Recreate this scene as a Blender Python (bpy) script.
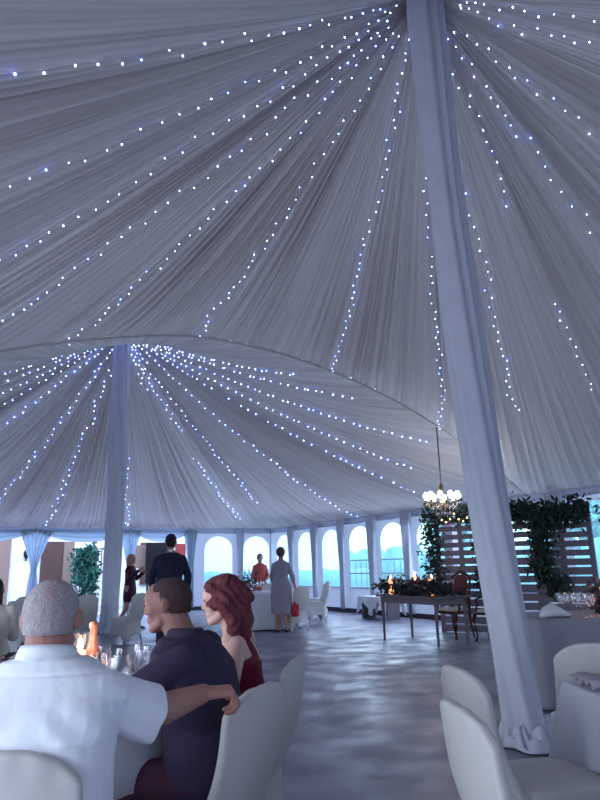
import bpy, bmesh, math, random
import numpy as np
from mathutils import Vector, Matrix
random.seed(7); rng = np.random.default_rng(7)
scene = bpy.context.scene
for o in list(bpy.data.objects): bpy.data.objects.remove(o)
PI = math.pi
# ---------------------------------------------------------------- camera, world, light, exposure
cam_d = bpy.data.cameras.new('camera'); cam = bpy.data.objects.new('camera', cam_d)
scene.collection.objects.link(cam)
cam_d.sensor_fit = 'VERTICAL'; cam_d.sensor_height = 36; cam_d.lens = 36*640/800
cam_d.clip_start = 0.05; cam_d.clip_end = 500
cam.matrix_world = Matrix.Translation((0, 0, 1.3)) @ Matrix.Rotation(PI/2+math.radians(14.5), 4, 'X') @ Matrix.Rotation(math.radians(-1.5), 4, 'Z')
scene.camera = cam
scene.view_settings.view_transform = 'Standard'; scene.view_settings.look = 'None'
scene.view_settings.gamma = 1; scene.view_settings.use_curve_mapping = False
scene.view_settings.exposure = -0.17
scene.cycles.use_denoising = True
scene.cycles.max_bounces = 8; scene.cycles.transparent_max_bounces = 24
scene.cycles.sample_clamp_indirect = 4.0
world = bpy.data.worlds.new('world'); scene.world = world; world.use_nodes = True
wn = world.node_tree; wn.nodes.clear()
wo = wn.nodes.new('ShaderNodeOutputWorld'); wb = wn.nodes.new('ShaderNodeBackground')
wtc = wn.nodes.new('ShaderNodeTexCoord'); wsx = wn.nodes.new('ShaderNodeSeparateXYZ'); wr = wn.nodes.new('ShaderNodeValToRGB')
wn.links.new(wtc.outputs['Generated'], wsx.inputs[0]); wn.links.new(wsx.outputs['Z'], wr.inputs[0])
wr.color_ramp.elements[0].position = 0.0; wr.color_ramp.elements[0].color = (0.10, 0.30, 0.36, 1)
wr.color_ramp.elements[1].position = 0.35; wr.color_ramp.elements[1].color = (0.60, 0.73, 0.98, 1)
_e = wr.color_ramp.elements.new(0.07); _e.color = (0.70, 0.90, 1.0, 1)
wn.links.new(wr.outputs[0], wb.inputs[0]); wb.inputs[1].default_value = 5.6
wn.links.new(wb.outputs[0], wo.inputs[0])

# the tent's own plan: corner C, long side U, short side V (metres)
C0 = Vector((-1.15, 23, 0)); UU = Vector((.5, -.8660254, 0)); VV = Vector((-.8660254, -.5, 0))
def W(u, v, z=0): return C0 + UU*u + VV*v + Vector((0, 0, z))
ANG_U = math.atan2(UU.y, UU.x); ANG_V = math.atan2(VV.y, VV.x)
PK = [(5.8, 6.9), (16.75, 6.85)]; USEAM, LU, LV = 11.4, 23.0, 13.8; ZE = 2.6; ZPK = (6.95, 6.7)

def area_light(name, loc, target, sx, sy, power, color):
    l = bpy.data.lights.new(name, 'AREA'); l.shape = 'RECTANGLE'; l.size = sx; l.size_y = sy; l.energy = power; l.color = color
    o = bpy.data.objects.new(name, l); scene.collection.objects.link(o)
    o.location = loc; o.rotation_euler = (Vector(target)-Vector(loc)).to_track_quat('-Z', 'Y').to_euler()
    return o
# fill lamp added at the unseen near side, then daylight of opening and windows
area_light('fill_unseen_side', W(17.5, 13.7, 1.5), W(16, 6, 1.4), 8.5, 2.2, 115, (.88, .85, .98))
area_light('daylight_far_opening', W(-.35, 7.0, 1.5), W(6, 7, 1.6), 7.6, 2.1, 195, (.40, .60, 1.0))
area_light('daylight_window_side', W(6.5, .25, 1.5), W(7, 6, 1.2), 11, 1.5, 150, (.58, .72, 1.0))

# ---------------------------------------------------------------- materials
def lin(c): return tuple(((x/255)/12.92 if x/255 <= .04045 else ((x/255+.055)/1.055)**2.4) for x in c)
MATS = {}
def mat(name, rgb, rough=.8, var=.12, scale=8., bump=0., bscale=60., metal=0., spec=.3, translucent=0., emit=None, estr=0., trans=0., ior=1.45, stretch=None, sheen=0., sss=0.):
    if name in MATS: return MATS[name]
    m = bpy.data.materials.new(name); m.use_nodes = True; nt = m.node_tree; N = nt.nodes; L = nt.links
    b = N['Principled BSDF']; out = N['Material Output']
    c = lin(rgb)
    tc = N.new('ShaderNodeTexCoord'); mp = N.new('ShaderNodeMapping'); L.new(tc.outputs['Object'], mp.inputs[0])
    if stretch: mp.inputs['Scale'].default_value = stretch
    nz = N.new('ShaderNodeTexNoise'); nz.inputs['Scale'].default_value = scale; nz.inputs['Detail'].default_value = 4
    L.new(mp.outputs[0], nz.inputs['Vector'])
    mx = N.new('ShaderNodeMix'); mx.data_type = 'RGBA'
    mx.inputs[6].default_value = tuple(max(0, x*(1-var)) for x in c)+(1,); mx.inputs[7].default_value = tuple(min(1, x*(1+var)) for x in c)+(1,)
    L.new(nz.outputs[0], mx.inputs[0]); L.new(mx.outputs[2], b.inputs['Base Color'])
    b.inputs['Roughness'].default_value = rough; b.inputs['Metallic'].default_value = metal
    b.inputs['Specular IOR Level'].default_value = spec; b.inputs['IOR'].default_value = ior
    b.inputs['Transmission Weight'].default_value = trans
    if sheen: b.inputs['Sheen Weight'].default_value = sheen
    if emit: b.inputs['Emission Color'].default_value = lin(emit)+(1,); b.inputs['Emission Strength'].default_value = estr
    if bump:
        n2 = N.new('ShaderNodeTexNoise'); n2.inputs['Scale'].default_value = bscale; n2.inputs['Detail'].default_value = 3
        L.new(mp.outputs[0], n2.inputs['Vector'])
        bp = N.new('ShaderNodeBump'); bp.inputs['Strength'].default_value = bump; bp.inputs['Distance'].default_value = .02
        L.new(n2.outputs[0], bp.inputs['Height']); L.new(bp.outputs[0], b.inputs['Normal'])
    if translucent:
        t = N.new('ShaderNodeBsdfTranslucent'); L.new(mx.outputs[2], t.inputs[0])
        ms = N.new('ShaderNodeMixShader'); ms.inputs[0].default_value = translucent
        L.new(b.outputs[0], ms.inputs[1]); L.new(t.outputs[0], ms.inputs[2]); L.new(ms.outputs[0], out.inputs[0])
    MATS[name] = m; return m

def lining_mat(name, rgb, trans):
    m = bpy.data.materials.new(name); m.use_nodes = True; nt = m.node_tree; N = nt.nodes; L = nt.links
    b = N['Principled BSDF']; out = N['Material Output']
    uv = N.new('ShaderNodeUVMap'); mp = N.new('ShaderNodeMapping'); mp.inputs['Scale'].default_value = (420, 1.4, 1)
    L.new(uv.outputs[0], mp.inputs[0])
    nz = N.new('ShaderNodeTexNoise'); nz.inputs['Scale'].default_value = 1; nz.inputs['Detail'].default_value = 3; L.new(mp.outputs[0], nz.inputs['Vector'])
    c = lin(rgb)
    mx = N.new('ShaderNodeMix'); mx.data_type = 'RGBA'; mx.inputs[6].default_value = tuple(x*.56 for x in c)+(1,); mx.inputs[7].default_value = tuple(min(1, x*1.2) for x in c)+(1,)  # crease shade put into the colour, darker where the bump dips
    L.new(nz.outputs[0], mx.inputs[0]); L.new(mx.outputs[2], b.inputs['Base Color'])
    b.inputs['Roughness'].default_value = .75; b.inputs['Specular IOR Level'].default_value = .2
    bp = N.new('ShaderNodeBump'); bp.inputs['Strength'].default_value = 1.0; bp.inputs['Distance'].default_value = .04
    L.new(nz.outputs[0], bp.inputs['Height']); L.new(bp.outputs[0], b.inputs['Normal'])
    t = N.new('ShaderNodeBsdfTranslucent'); L.new(mx.outputs[2], t.inputs[0])
    ms = N.new('ShaderNodeMixShader'); ms.inputs[0].default_value = trans
    L.new(b.outputs[0], ms.inputs[1]); L.new(t.outputs[0], ms.inputs[2]); L.new(ms.outputs[0], out.inputs[0])
    return m
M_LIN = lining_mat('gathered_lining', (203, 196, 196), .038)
M_CLOTH = mat('white_cloth', (222, 224, 232), .9, .05, 3, .25, 12, translucent=.06)
M_SPANDEX = mat('stretch_cover', (200, 196, 194), .6, .04, 2, .12, 9, spec=.35)
M_DRAPE = mat('pole_drape', (214, 216, 230), .8, .08, 6, .3, 14, translucent=.12)
M_SHEER = mat('sheer_drape', (215, 225, 235), .85, .05, 4, .2, 20, translucent=.45)
M_WALLPVC = mat('tent_wall', (205, 208, 224), .6, .06, 3, .1, 5, translucent=.22)
M_SHIRT = mat('white_shirt', (238, 242, 248), .85, .03, 6, .35, 14)
M_SKIN = mat('skin', (176, 128, 116), .55, .12, 30, .12, 90, spec=.35)
M_SKIN2 = mat('pale_skin', (214, 176, 166), .5, .08, 30, .08, 90, spec=.35)
M_SKIN3 = mat('tanned_skin', (150, 108, 100), .55, .12, 30, .12, 90, spec=.35)
M_EYE = mat('eye', (40, 32, 34), .3)
M_LIP = mat('lip', (150, 80, 84), .4)
M_GREY = mat('grey_hair', (176, 166, 170), .8, .25, 60, .5, 140)
M_SCALP = mat('thin_crown', (176, 150, 152), .7, .2, 60, .3, 140)
M_BUZZ = mat('brown_buzz', (74, 54, 54), .8, .3, 60, .5, 160)
M_RED_HAIR = mat('auburn_hair', (112, 54, 64), .55, .45, 24, .7, 50, stretch=(3, 3, .5))
M_DARK_HAIR = mat('dark_hair', (44, 30, 34), .6, .3, 30, .6, 60)
M_BLOND = mat('fair_hair', (176, 120, 100), .6, .3, 30, .5, 60)
M_DSHIRT = mat('dark_shirt', (60, 50, 74), .85, .12, 8, .3, 14)
M_TROUS = mat('dark_trousers', (72, 42, 62), .9, .1, 8, .2, 14)
M_SUIT = mat('navy_suit', (36, 34, 58), .8, .1, 8, .15, 14)
M_REDDR = mat('wine_dress', (112, 18, 44), .6, .15, 20, .35, 40)
M_DARKDR = mat('plum_dress', (60, 20, 44), .7, .12, 20, .2, 40)
M_LAV = mat('lavender_dress', (152, 146, 162), .75, .08, 20, .2, 40)
M_ORANGE = mat('coral_top', (190, 92, 92), .8, .08, 20)
M_CREAM = mat('cream_top', (206, 196, 186), .8, .08, 20)
M_BAG = mat('red_leather', (186, 40, 56), .45, .1, 20)
M_BLACK = mat('black_leather', (24, 20, 26), .4, .1, 20)
M_WOOD = mat('pallet_wood', (128, 120, 132), .85, .3, 10, .5, 30, stretch=(1, 1, 6))
M_MAHOG = mat('mahogany', (82, 46, 50), .45, .25, 14, .2, 40)
M_TABLEW = mat('grey_wood', (116, 104, 112), .7, .25, 12, .3, 40)
M_SEATF = mat('seat_fabric', (188, 180, 176), .9, .06, 10)
M_LEAF = mat('leaf', (50, 66, 58), .6, .4, 7)
M_LEAF2 = mat('dark_leaf', (58, 56, 62), .6, .4, 7)
M_BUSH = mat('bush_leaf', (44, 96, 86), .6, .35, 4)
M_ROSE = mat('red_bloom', (178, 58, 74), .7, .2, 30)
M_PALEBL = mat('pale_bloom', (176, 152, 158), .7, .2, 30)
M_METAL = mat('chrome', (190, 190, 200), .25, .05, 20, metal=1.)
M_BRASS = mat('brass', (170, 140, 100), .3, .05, 20, metal=1.)
M_WIRE = mat('cable', (70, 66, 76), .6)
M_CLEARW = mat('fairy_cable', (150, 152, 170), .5)
M_GLASS = mat('glass', (250, 252, 255), .02, 0, 5, trans=1., ior=1.45, spec=.5)
def thin_glass(name):
    m = bpy.data.materials.new(name); m.use_nodes = True; N = m.node_tree.nodes; L = m.node_tree.links; N.clear()
    o = N.new('ShaderNodeOutputMaterial'); t = N.new('ShaderNodeBsdfTransparent'); g_ = N.new('ShaderNodeBsdfGlossy'); x = N.new('ShaderNodeMixShader'); w = N.new('ShaderNodeLayerWeight'); r_ = N.new('ShaderNodeMapRange')
    t.inputs[0].default_value = (.93, .94, .97, 1); g_.inputs['Color'].default_value = (1, 1, 1, 1); g_.inputs['Roughness'].default_value = .05; w.inputs[0].default_value = .35
    r_.inputs['To Min'].default_value = .05; r_.inputs['To Max'].default_value = .5; L.new(w.outputs['Facing'], r_.inputs['Value']); L.new(r_.outputs[0], x.inputs[0])
    L.new(t.outputs[0], x.inputs[1]); L.new(g_.outputs[0], x.inputs[2]); L.new(x.outputs[0], o.inputs[0]); return m
M_THIN = thin_glass('thin_glass')
M_CRYSTAL = mat('crystal', (250, 252, 255), .05, 0, 5, trans=.8, ior=1.6, spec=.6)
M_WAX = mat('candle_wax', (250, 226, 196), .5, .03, 9, emit=(255, 176, 128), estr=2.2)  # flame's glow put into the wax as emission
M_FLAME = mat('flame', (255, 190, 120), .5, 0, 5, emit=(255, 190, 130), estr=14)
M_BULB = mat('fairy_bulb', (190, 205, 255), .4, 0, 5, emit=(176, 200, 255), estr=14)
M_BULBB = mat('fairy_bulb_blue', (110, 140, 255), .4, 0, 5, emit=(100, 130, 255), estr=30)
M_LAMP = mat('chandelier_bulb', (255, 255, 255), .4, 0, 5, emit=(240, 245, 255), estr=26)
M_FOIL = mat('rose_gold_foil', (206, 130, 118), .35, .15, 40, .2, 80, metal=.4)
M_BOTTLE = mat('green_bottle', (34, 46, 40), .15, .1, 10, spec=.6)
M_PORC = mat('porcelain', (226, 228, 236), .25, .02, 10, spec=.5)
M_HOUSE = mat('white_plaster', (236, 238, 240), .9, .05, 2, .1, 20)
M_DOORW = mat('doorway_wood', (88, 66, 66), .8, .2, 5)
M_TAN = mat('tan_door', (140, 118, 112), .8, .1, 5)
M_SIGNR = mat('brick_red', (150, 64, 66), .8, .1, 5)
M_ROOF = mat('roof_sheet', (120, 116, 122), .7, .15, 5)
M_GRASS = mat('grass', (84, 124, 116), .95, .25, 1.5, .3, 8)
M_HEDGE = mat('hedge', (98, 152, 156), .9, .3, 2, .5, 5)
M_PAVE = mat('paving', (190, 190, 196), .9, .1, 2, .2, 8)
M_DIRT = mat('base_skirt', (60, 54, 66), .9, .1, 4)
# clear window sheet
pm = bpy.data.materials.new('clear_sheet'); pm.use_nodes = True; _n = pm.node_tree.nodes; _l = pm.node_tree.links; _n.clear()
_o = _n.new('ShaderNodeOutputMaterial'); _t = _n.new('ShaderNodeBsdfTransparent'); _d = _n.new('ShaderNodeBsdfTranslucent'); _m = _n.new('ShaderNodeMixShader')
_t.inputs[0].default_value = (.84, .97, 1, 1); _d.inputs[0].default_value = (.50, .85, 1, 1); _m.inputs[0].default_value = .2
_l.new(_t.outputs[0], _m.inputs[1]); _l.new(_d.outputs[0], _m.inputs[2]); _l.new(_m.outputs[0], _o.inputs[0]); M_PANE = pm
# polished concrete floor
fm = bpy.data.materials.new('polished_concrete'); fm.use_nodes = True; N = fm.node_tree.nodes; L = fm.node_tree.links; b = N['Principled BSDF']
tc = N.new('ShaderNodeTexCoord'); n1 = N.new('ShaderNodeTexNoise'); n1.inputs['Scale'].default_value = .9; n1.inputs['Detail'].default_value = 8; n1.inputs['Roughness'].default_value = .62
n3 = N.new('ShaderNodeTexNoise'); n3.inputs['Scale'].default_value = 2.3; n3.inputs['Detail'].default_value = 5
L.new(tc.outputs['Object'], n1.inputs['Vector']); L.new(tc.outputs['Object'], n3.inputs['Vector'])
cr = N.new('ShaderNodeValToRGB'); cr.color_ramp.elements[0].position = .35; cr.color_ramp.elements[0].color = lin((106, 98, 120))+(1,)
cr.color_ramp.elements[1].position = .65; cr.color_ramp.elements[1].color = lin((150, 146, 160))+(1,)
L.new(n1.outputs[0], cr.inputs[0]); L.new(cr.outputs[0], b.inputs['Base Color'])
rr = N.new('ShaderNodeMapRange'); rr.inputs['From Min'].default_value = .35; rr.inputs['From Max'].default_value = .65; rr.inputs['To Min'].default_value = .3; rr.inputs['To Max'].default_value = .55
L.new(n3.outputs[0], rr.inputs['Value']); L.new(rr.outputs[0], b.inputs['Roughness']); b.inputs['Specular IOR Level'].default_value = .5
bp = N.new('ShaderNodeBump'); bp.inputs['Strength'].default_value = .06; bp.inputs['Distance'].default_value = .02; L.new(n1.outputs[0], bp.inputs['Height']); L.new(bp.outputs[0], b.inputs['Normal'])
M_FLOOR = fm

# ---------------------------------------------------------------- mesh helpers
class G:
    """collects vertices, faces and per-face material index"""
    def __init__(s): s.v = []; s.f = []; s.m = []
    def add(s, vs, fs, mi=0):
        k = len(s.v); s.v += [tuple(p) for p in vs]; s.f += [tuple(i+k for i in f) for f in fs]; s.m += [mi]*len(fs); return s
    def box(s, c, size, rz=0, mi=0, rot=None):
        hx, hy, hz = (d/2 for d in size); R = rot if rot is not None else Matrix.Rotation(rz, 3, 'Z'); c = Vector(c)
        vs = [c + R @ Vector((x*hx, y*hy, z*hz)) for z in (-1, 1) for y in (-1, 1) for x in (-1, 1)]
        return s.add(vs, [(0, 2, 3, 1), (4, 5, 7, 6), (0, 1, 5, 4), (2, 6, 7, 3), (0, 4, 6, 2), (1, 3, 7, 5)], mi)
    def rings(s, R, cap=True, mi=0):
        n = len(R[0]); vs = [p for r in R for p in r]; fs = []
        for i in range(len(R)-1):
            for j in range(n):
                k = (j+1) % n; fs.append((i*n+j, i*n+k, (i+1)*n+k, (i+1)*n+j))
        if cap: fs.append(tuple(range(n-1, -1, -1))); fs.append(tuple((len(R)-1)*n+j for j in range(n)))
        return s.add(vs, fs, mi)
    def lathe(s, prof, c=(0, 0, 0), n=16, mi=0, cap=True):
        c = Vector(c)
        return s.rings([[c+Vector((r*math.cos(2*PI*j/n), r*math.sin(2*PI*j/n), z)) for j in range(n)] for r, z in prof], cap, mi)
    def tube(s, pts, rad, n=8, mi=0):
        pts = [Vector(p) for p in pts]; R = []
        for i, p in enumerate(pts):
            d = (pts[min(i+1, len(pts)-1)]-pts[max(i-1, 0)]).normalized()
            a = d.cross(Vector((0, 0, 1)));
            if a.length < .05: a = d.cross(Vector((0, 1, 0)))
            a.normalize(); b_ = d.cross(a).normalized(); r = rad[i] if isinstance(rad, (list, tuple)) else rad
            R.append([p + a*r*math.cos(2*PI*j/n) + b_*r*math.sin(2*PI*j/n) for j in range(n)])
        return s.rings(R, True, mi)
    def cap(s, p, q, r1, r2, n=14, mi=0):
        p = Vector(p); q = Vector(q); d = (q-p); L_ = d.length; d = d.normalized() if L_ > 1e-6 else Vector((0, 0, 1))
        a = d.orthogonal().normalized(); b_ = d.cross(a); R = []
        for t in (-88, -60, -30, 0): R.append((p + d*r1*math.sin(math.radians(t)), r1*math.cos(math.radians(t))))
        for t in (0, 30, 60, 88): R.append((q + d*r2*math.sin(math.radians(t)), r2*math.cos(math.radians(t))))
        return s.rings([[c + a*r*math.cos(2*PI*j/n) + b_*r*math.sin(2*PI*j/n) for j in range(n)] for c, r in R], True, mi)
    def ell(s, c, rad, rot=None, n=16, mi=0):
        c = Vector(c); rot = rot if rot is not None else Matrix.Identity(3); R = []
        for i in range(1, 12):
            t = PI*i/12; R.append([c + rot @ Vector((rad[0]*math.sin(t)*math.cos(2*PI*j/n), rad[1]*math.sin(t)*math.sin(2*PI*j/n), -rad[2]*math.cos(t))) for j in range(n)])
        return s.rings(R, True, mi)
    def loft(s, secs, n=24, mi=0, power=2.3):
        """secs: (centre, half-width vector, half-depth vector)"""
        R = []
        for c, a, b_ in secs:
            c = Vector(c); a = Vector(a); b_ = Vector(b_); r = []
            for j in range(n):
                t = 2*PI*j/n; ct, st = math.cos(t), math.sin(t); e = 2/power
                r.append(c + a*math.copysign(abs(ct)**e, ct) + b_*math.copysign(abs(st)**e, st))
            R.append(r)
        return s.rings(R, True, mi)
    def grid(s, P, mi=0, wrap=False):
        n = len(P[0]); vs = [p for r in P for p in r]; fs = []
        for i in range(len(P)-1):
            for j in range(n if wrap else n-1):
                k = (j+1) % n; fs.append((i*n+j, i*n+k, (i+1)*n+k, (i+1)*n+j))
        return s.add(vs, fs, mi)
def meta(o, label=None, cat=None, group=None, kind=None):
    if label: o['label'] = label
    if cat: o['category'] = cat
    if group: o['group'] = group
    if kind: o['kind'] = kind
    return o
def link(name, me, parent=None, loc=None, rz=0):
    o = bpy.data.objects.new(name, me); scene.collection.objects.link(o)
    if parent is not None: o.parent = parent
    if loc is not None: o.location = loc
    o.rotation_euler = (0, 0, rz); return o
def mk(name, g, mats, parent=None, loc=None, rz=0, smooth=True, solid=0, bevel=0, subd=0, recalc=True):
    me = bpy.data.meshes.new(name); me.from_pydata([tuple(p) for p in g.v], [], g.f)
    if not isinstance(mats, (list, tuple)): mats = [mats]
    for m in mats: me.materials.append(m)
    me.polygons.foreach_set('material_index', g.m)
    if recalc:
        bm = bmesh.new(); bm.from_mesh(me); bmesh.ops.recalc_face_normals(bm, faces=bm.faces); bm.to_mesh(me); bm.free()
    if smooth: me.polygons.foreach_set('use_smooth', [True]*len(me.polygons))
    me.update(); o = link(name, me, parent, loc, rz)
    if solid: md = o.modifiers.new('solid', 'SOLIDIFY'); md.thickness = solid; md.offset = 0
    if bevel: md = o.modifiers.new('bevel', 'BEVEL'); md.width = bevel; md.segments = 2; md.limit_method = 'ANGLE'
    if subd: md = o.modifiers.new('sub', 'SUBSURF'); md.levels = subd; md.render_levels = subd
    return o
def empty(name, loc, rz=0, **k):
    o = bpy.data.objects.new(name, None); scene.collection.objects.link(o); o.location = loc; o.rotation_euler = (0, 0, rz)
    o.empty_display_size = .1; return meta(o, **k)
def copy_tree(o, parent=None):
    c = o.copy(); scene.collection.objects.link(c); c.parent = parent
    for ch in o.children: copy_tree(ch, c)
    return c
def dup(o, loc, rz, label, group=None, cat=None):
    c = copy_tree(o); c.location = loc; c.rotation_euler = (0, 0, rz); c['label'] = label
    if group: c['group'] = group
    return c
def flesh(name, g, voxel, mats, parent=None, loc=None, rz=0, smooth=3, paint=None, keep=None, deform=None, cuts=None):
    """melt the collected solids into one continuous skin"""
    me = bpy.data.meshes.new(name+'_raw'); me.from_pydata([tuple(p) for p in g.v], [], g.f)
    bm = bmesh.new(); bm.from_mesh(me); bmesh.ops.recalc_face_normals(bm, faces=bm.faces); bm.to_mesh(me); bm.free()
    t = bpy.data.objects.new('raw', me); scene.collection.objects.link(t)
    r = t.modifiers.new('r', 'REMESH'); r.mode = 'VOXEL'; r.voxel_size = voxel; r.use_smooth_shade = True
    s_ = t.modifiers.new('s', 'SMOOTH'); s_.factor = .5; s_.iterations = smooth
    dg = bpy.context.evaluated_depsgraph_get(); dg.update()
    m2 = bpy.data.meshes.new_from_object(t.evaluated_get(dg)); m2.name = name
    bpy.data.objects.remove(t)
    m2.materials.clear()
    for m in (mats if isinstance(mats, (list, tuple)) else [mats]): m2.materials.append(m)
    nv = len(m2.vertices); co = np.empty(nv*3); m2.vertices.foreach_get('co', co); co = co.reshape(-1, 3)
    if deform is not None:
        no = np.empty(nv*3); m2.vertices.foreach_get('normal', no); no = no.reshape(-1, 3)
        co = deform(co, no); m2.vertices.foreach_set('co', co.ravel())
    ce = np.empty(len(m2.polygons)*3); m2.polygons.foreach_get('center', ce); ce = ce.reshape(-1, 3)
    if cuts:
        bm = bmesh.new(); bm.from_mesh(m2)
        for pc, pn, rad in cuts:
            fs = [f_ for f_ in bm.faces if (f_.calc_center_median()-pc).length < rad]
            ge = set(fs); [ge.update(f_.edges) for f_ in fs]; [ge.update(f_.verts) for f_ in fs]
            bmesh.ops.bisect_plane(bm, geom=list(ge), plane_co=pc, plane_no=pn)
        bm.to_mesh(m2); bm.free()
        ce = np.empty(len(m2.polygons)*3); m2.polygons.foreach_get('center', ce); ce = ce.reshape(-1, 3)
    if keep is not None:
        k = keep(ce); bm = bmesh.new(); bm.from_mesh(m2); bm.faces.ensure_lookup_table()
        bmesh.ops.delete(bm, geom=[bm.faces[i] for i in np.nonzero(~k)[0]], context='FACES'); bm.to_mesh(m2); bm.free()
        ce = np.empty(len(m2.polygons)*3); m2.polygons.foreach_get('center', ce); ce = ce.reshape(-1, 3)
    idx = paint(ce).astype(np.int32) if paint is not None else np.zeros(len(ce), np.int32)
    m2.polygons.foreach_set('material_index', idx); m2.polygons.foreach_set('use_smooth', [True]*len(m2.polygons)); m2.update()
    return link(name, m2, parent, loc, rz)
def folds(amp, k, seed=0):
    r = np.random.default_rng(seed); D = r.normal(size=(5, 3))*k; ph = r.uniform(0, 6, 5)
    def f(co, no):
        d = sum(np.sin(co @ D[i] + ph[i] + 1.5*np.sin(co @ D[(i+1) % 5]*.6)) for i in range(5))/5
        return co + no*(d*amp)[:, None]
    return f

# ---------------------------------------------------------------- the ceiling lining
def arch(v):
    d = (v-6.9)/6.9
    return ZE + 2.3*(1-(abs(d)**2.0 if d < 0 else abs(d)**1.5))
def bound(bay, th):
    pu, pv = PK[bay]; cu, cv = math.cos(th), math.sin(th); lo, hi = (0, USEAM) if bay == 0 else (USEAM, LU)
    ts = []
    if cu > 1e-9: ts.append(((hi-pu)/cu, bay == 0))
    if cu < -1e-9: ts.append(((lo-pu)/cu, bay == 1))
    if cv > 1e-9: ts.append(((LV-pv)/cv, False))
    if cv < -1e-9: ts.append((-pv/cv, False))
    R, seam = min(ts); return R, (arch(pv+cv*R) if seam else ZE)
def zceil(bay, th, r):
    R, zb = bound(bay, th); t = min(r/R, 1); return zb + (ZPK[bay]-zb)*(1-t)**1.3
def zuv(u, v):
    bay = 0 if u < USEAM else 1; pu, pv = PK[bay]
    return zceil(bay, math.atan2(v-pv, u-pu), math.hypot(u-pu, v-pv))
def pleat_fn(seed, n):
    r = np.random.default_rng(seed); x = np.arange(n)/n*2*PI; y = np.zeros(n)
    for k, a in ((90, .5), (143, .7), (211, .9), (277, .9), (367, .7), (460, .4)):
        y += a*np.sin(k*x + r.uniform(0, 6) + 1.6*np.sin((k//7)*x + r.uniform(0, 6)))
    env = .55 + .45*np.sin(5*x+r.uniform(0, 6))*np.sin(11*x+r.uniform(0, 6))
    return y/2.0*env
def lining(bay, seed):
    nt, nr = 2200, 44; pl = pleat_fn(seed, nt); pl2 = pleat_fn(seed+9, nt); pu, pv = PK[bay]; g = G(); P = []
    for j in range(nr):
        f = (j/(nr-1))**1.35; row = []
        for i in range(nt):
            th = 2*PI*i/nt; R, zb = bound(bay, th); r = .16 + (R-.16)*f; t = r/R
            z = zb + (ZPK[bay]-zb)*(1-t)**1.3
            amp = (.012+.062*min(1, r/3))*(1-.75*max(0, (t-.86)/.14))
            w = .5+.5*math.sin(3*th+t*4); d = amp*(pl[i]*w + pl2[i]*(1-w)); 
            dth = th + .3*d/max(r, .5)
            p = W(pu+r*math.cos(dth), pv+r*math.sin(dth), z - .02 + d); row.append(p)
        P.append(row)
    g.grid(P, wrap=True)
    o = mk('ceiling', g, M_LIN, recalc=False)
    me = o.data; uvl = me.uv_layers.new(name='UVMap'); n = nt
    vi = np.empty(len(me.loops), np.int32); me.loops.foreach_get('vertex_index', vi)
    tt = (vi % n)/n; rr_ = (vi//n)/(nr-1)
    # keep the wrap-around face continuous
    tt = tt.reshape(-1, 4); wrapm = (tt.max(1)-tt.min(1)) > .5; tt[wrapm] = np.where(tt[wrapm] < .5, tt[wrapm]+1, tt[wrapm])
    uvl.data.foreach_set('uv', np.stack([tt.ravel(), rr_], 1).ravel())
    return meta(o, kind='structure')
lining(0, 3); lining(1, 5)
# hemmed seam between the two bays
g = G(); g.tube([W(USEAM, LV*i/60, arch(LV*i/60)-.03) for i in range(61)], .02, 8); meta(mk('trim_1', g, M_LIN), kind='structure')
# eave band all round
g = G()
for a, b2 in (((0, 0), (LU, 0)), ((0, 0), (0, LV)), ((LU, 0), (LU, LV)), ((0, LV), (LU, LV))):
    n = 60; g.grid([[W(a[0]+(b2[0]-a[0])*i/n, a[1]+(b2[1]-a[1])*i/n, z + (.012*math.sin(i*1.7) if z < 2.5 else 0)) for i in range(n+1)] for z in (2.66, 2.42)])
meta(mk('trim_2', g, M_WALLPVC, solid=.01), kind='structure')

# ---------------------------------------------------------------- floor and ground
g = G(); g.add([W(-.5, -.2), W(LU+3, -.2), W(LU+3, LV+1), W(-.5, LV+1)], [(0, 1, 2, 3)]); meta(mk('floor', g, M_FLOOR, smooth=False), kind='structure')
g = G(); g.add([(-90, -40, -.03), (90, -40, -.03), (90, 110, -.03), (-90, 110, -.03)], [(0, 1, 2, 3)]); meta(mk('ground', g, M_GRASS, smooth=False), kind='structure')
g = G(); g.add([W(-4.2, -2, -.01), W(-.4, -2, -.01), W(-.4, 14, -.01), W(-4.2, 14, -.01)], [(0, 1, 2, 3)]); meta(mk('patio', g, M_PAVE, smooth=False), kind='structure')

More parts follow.
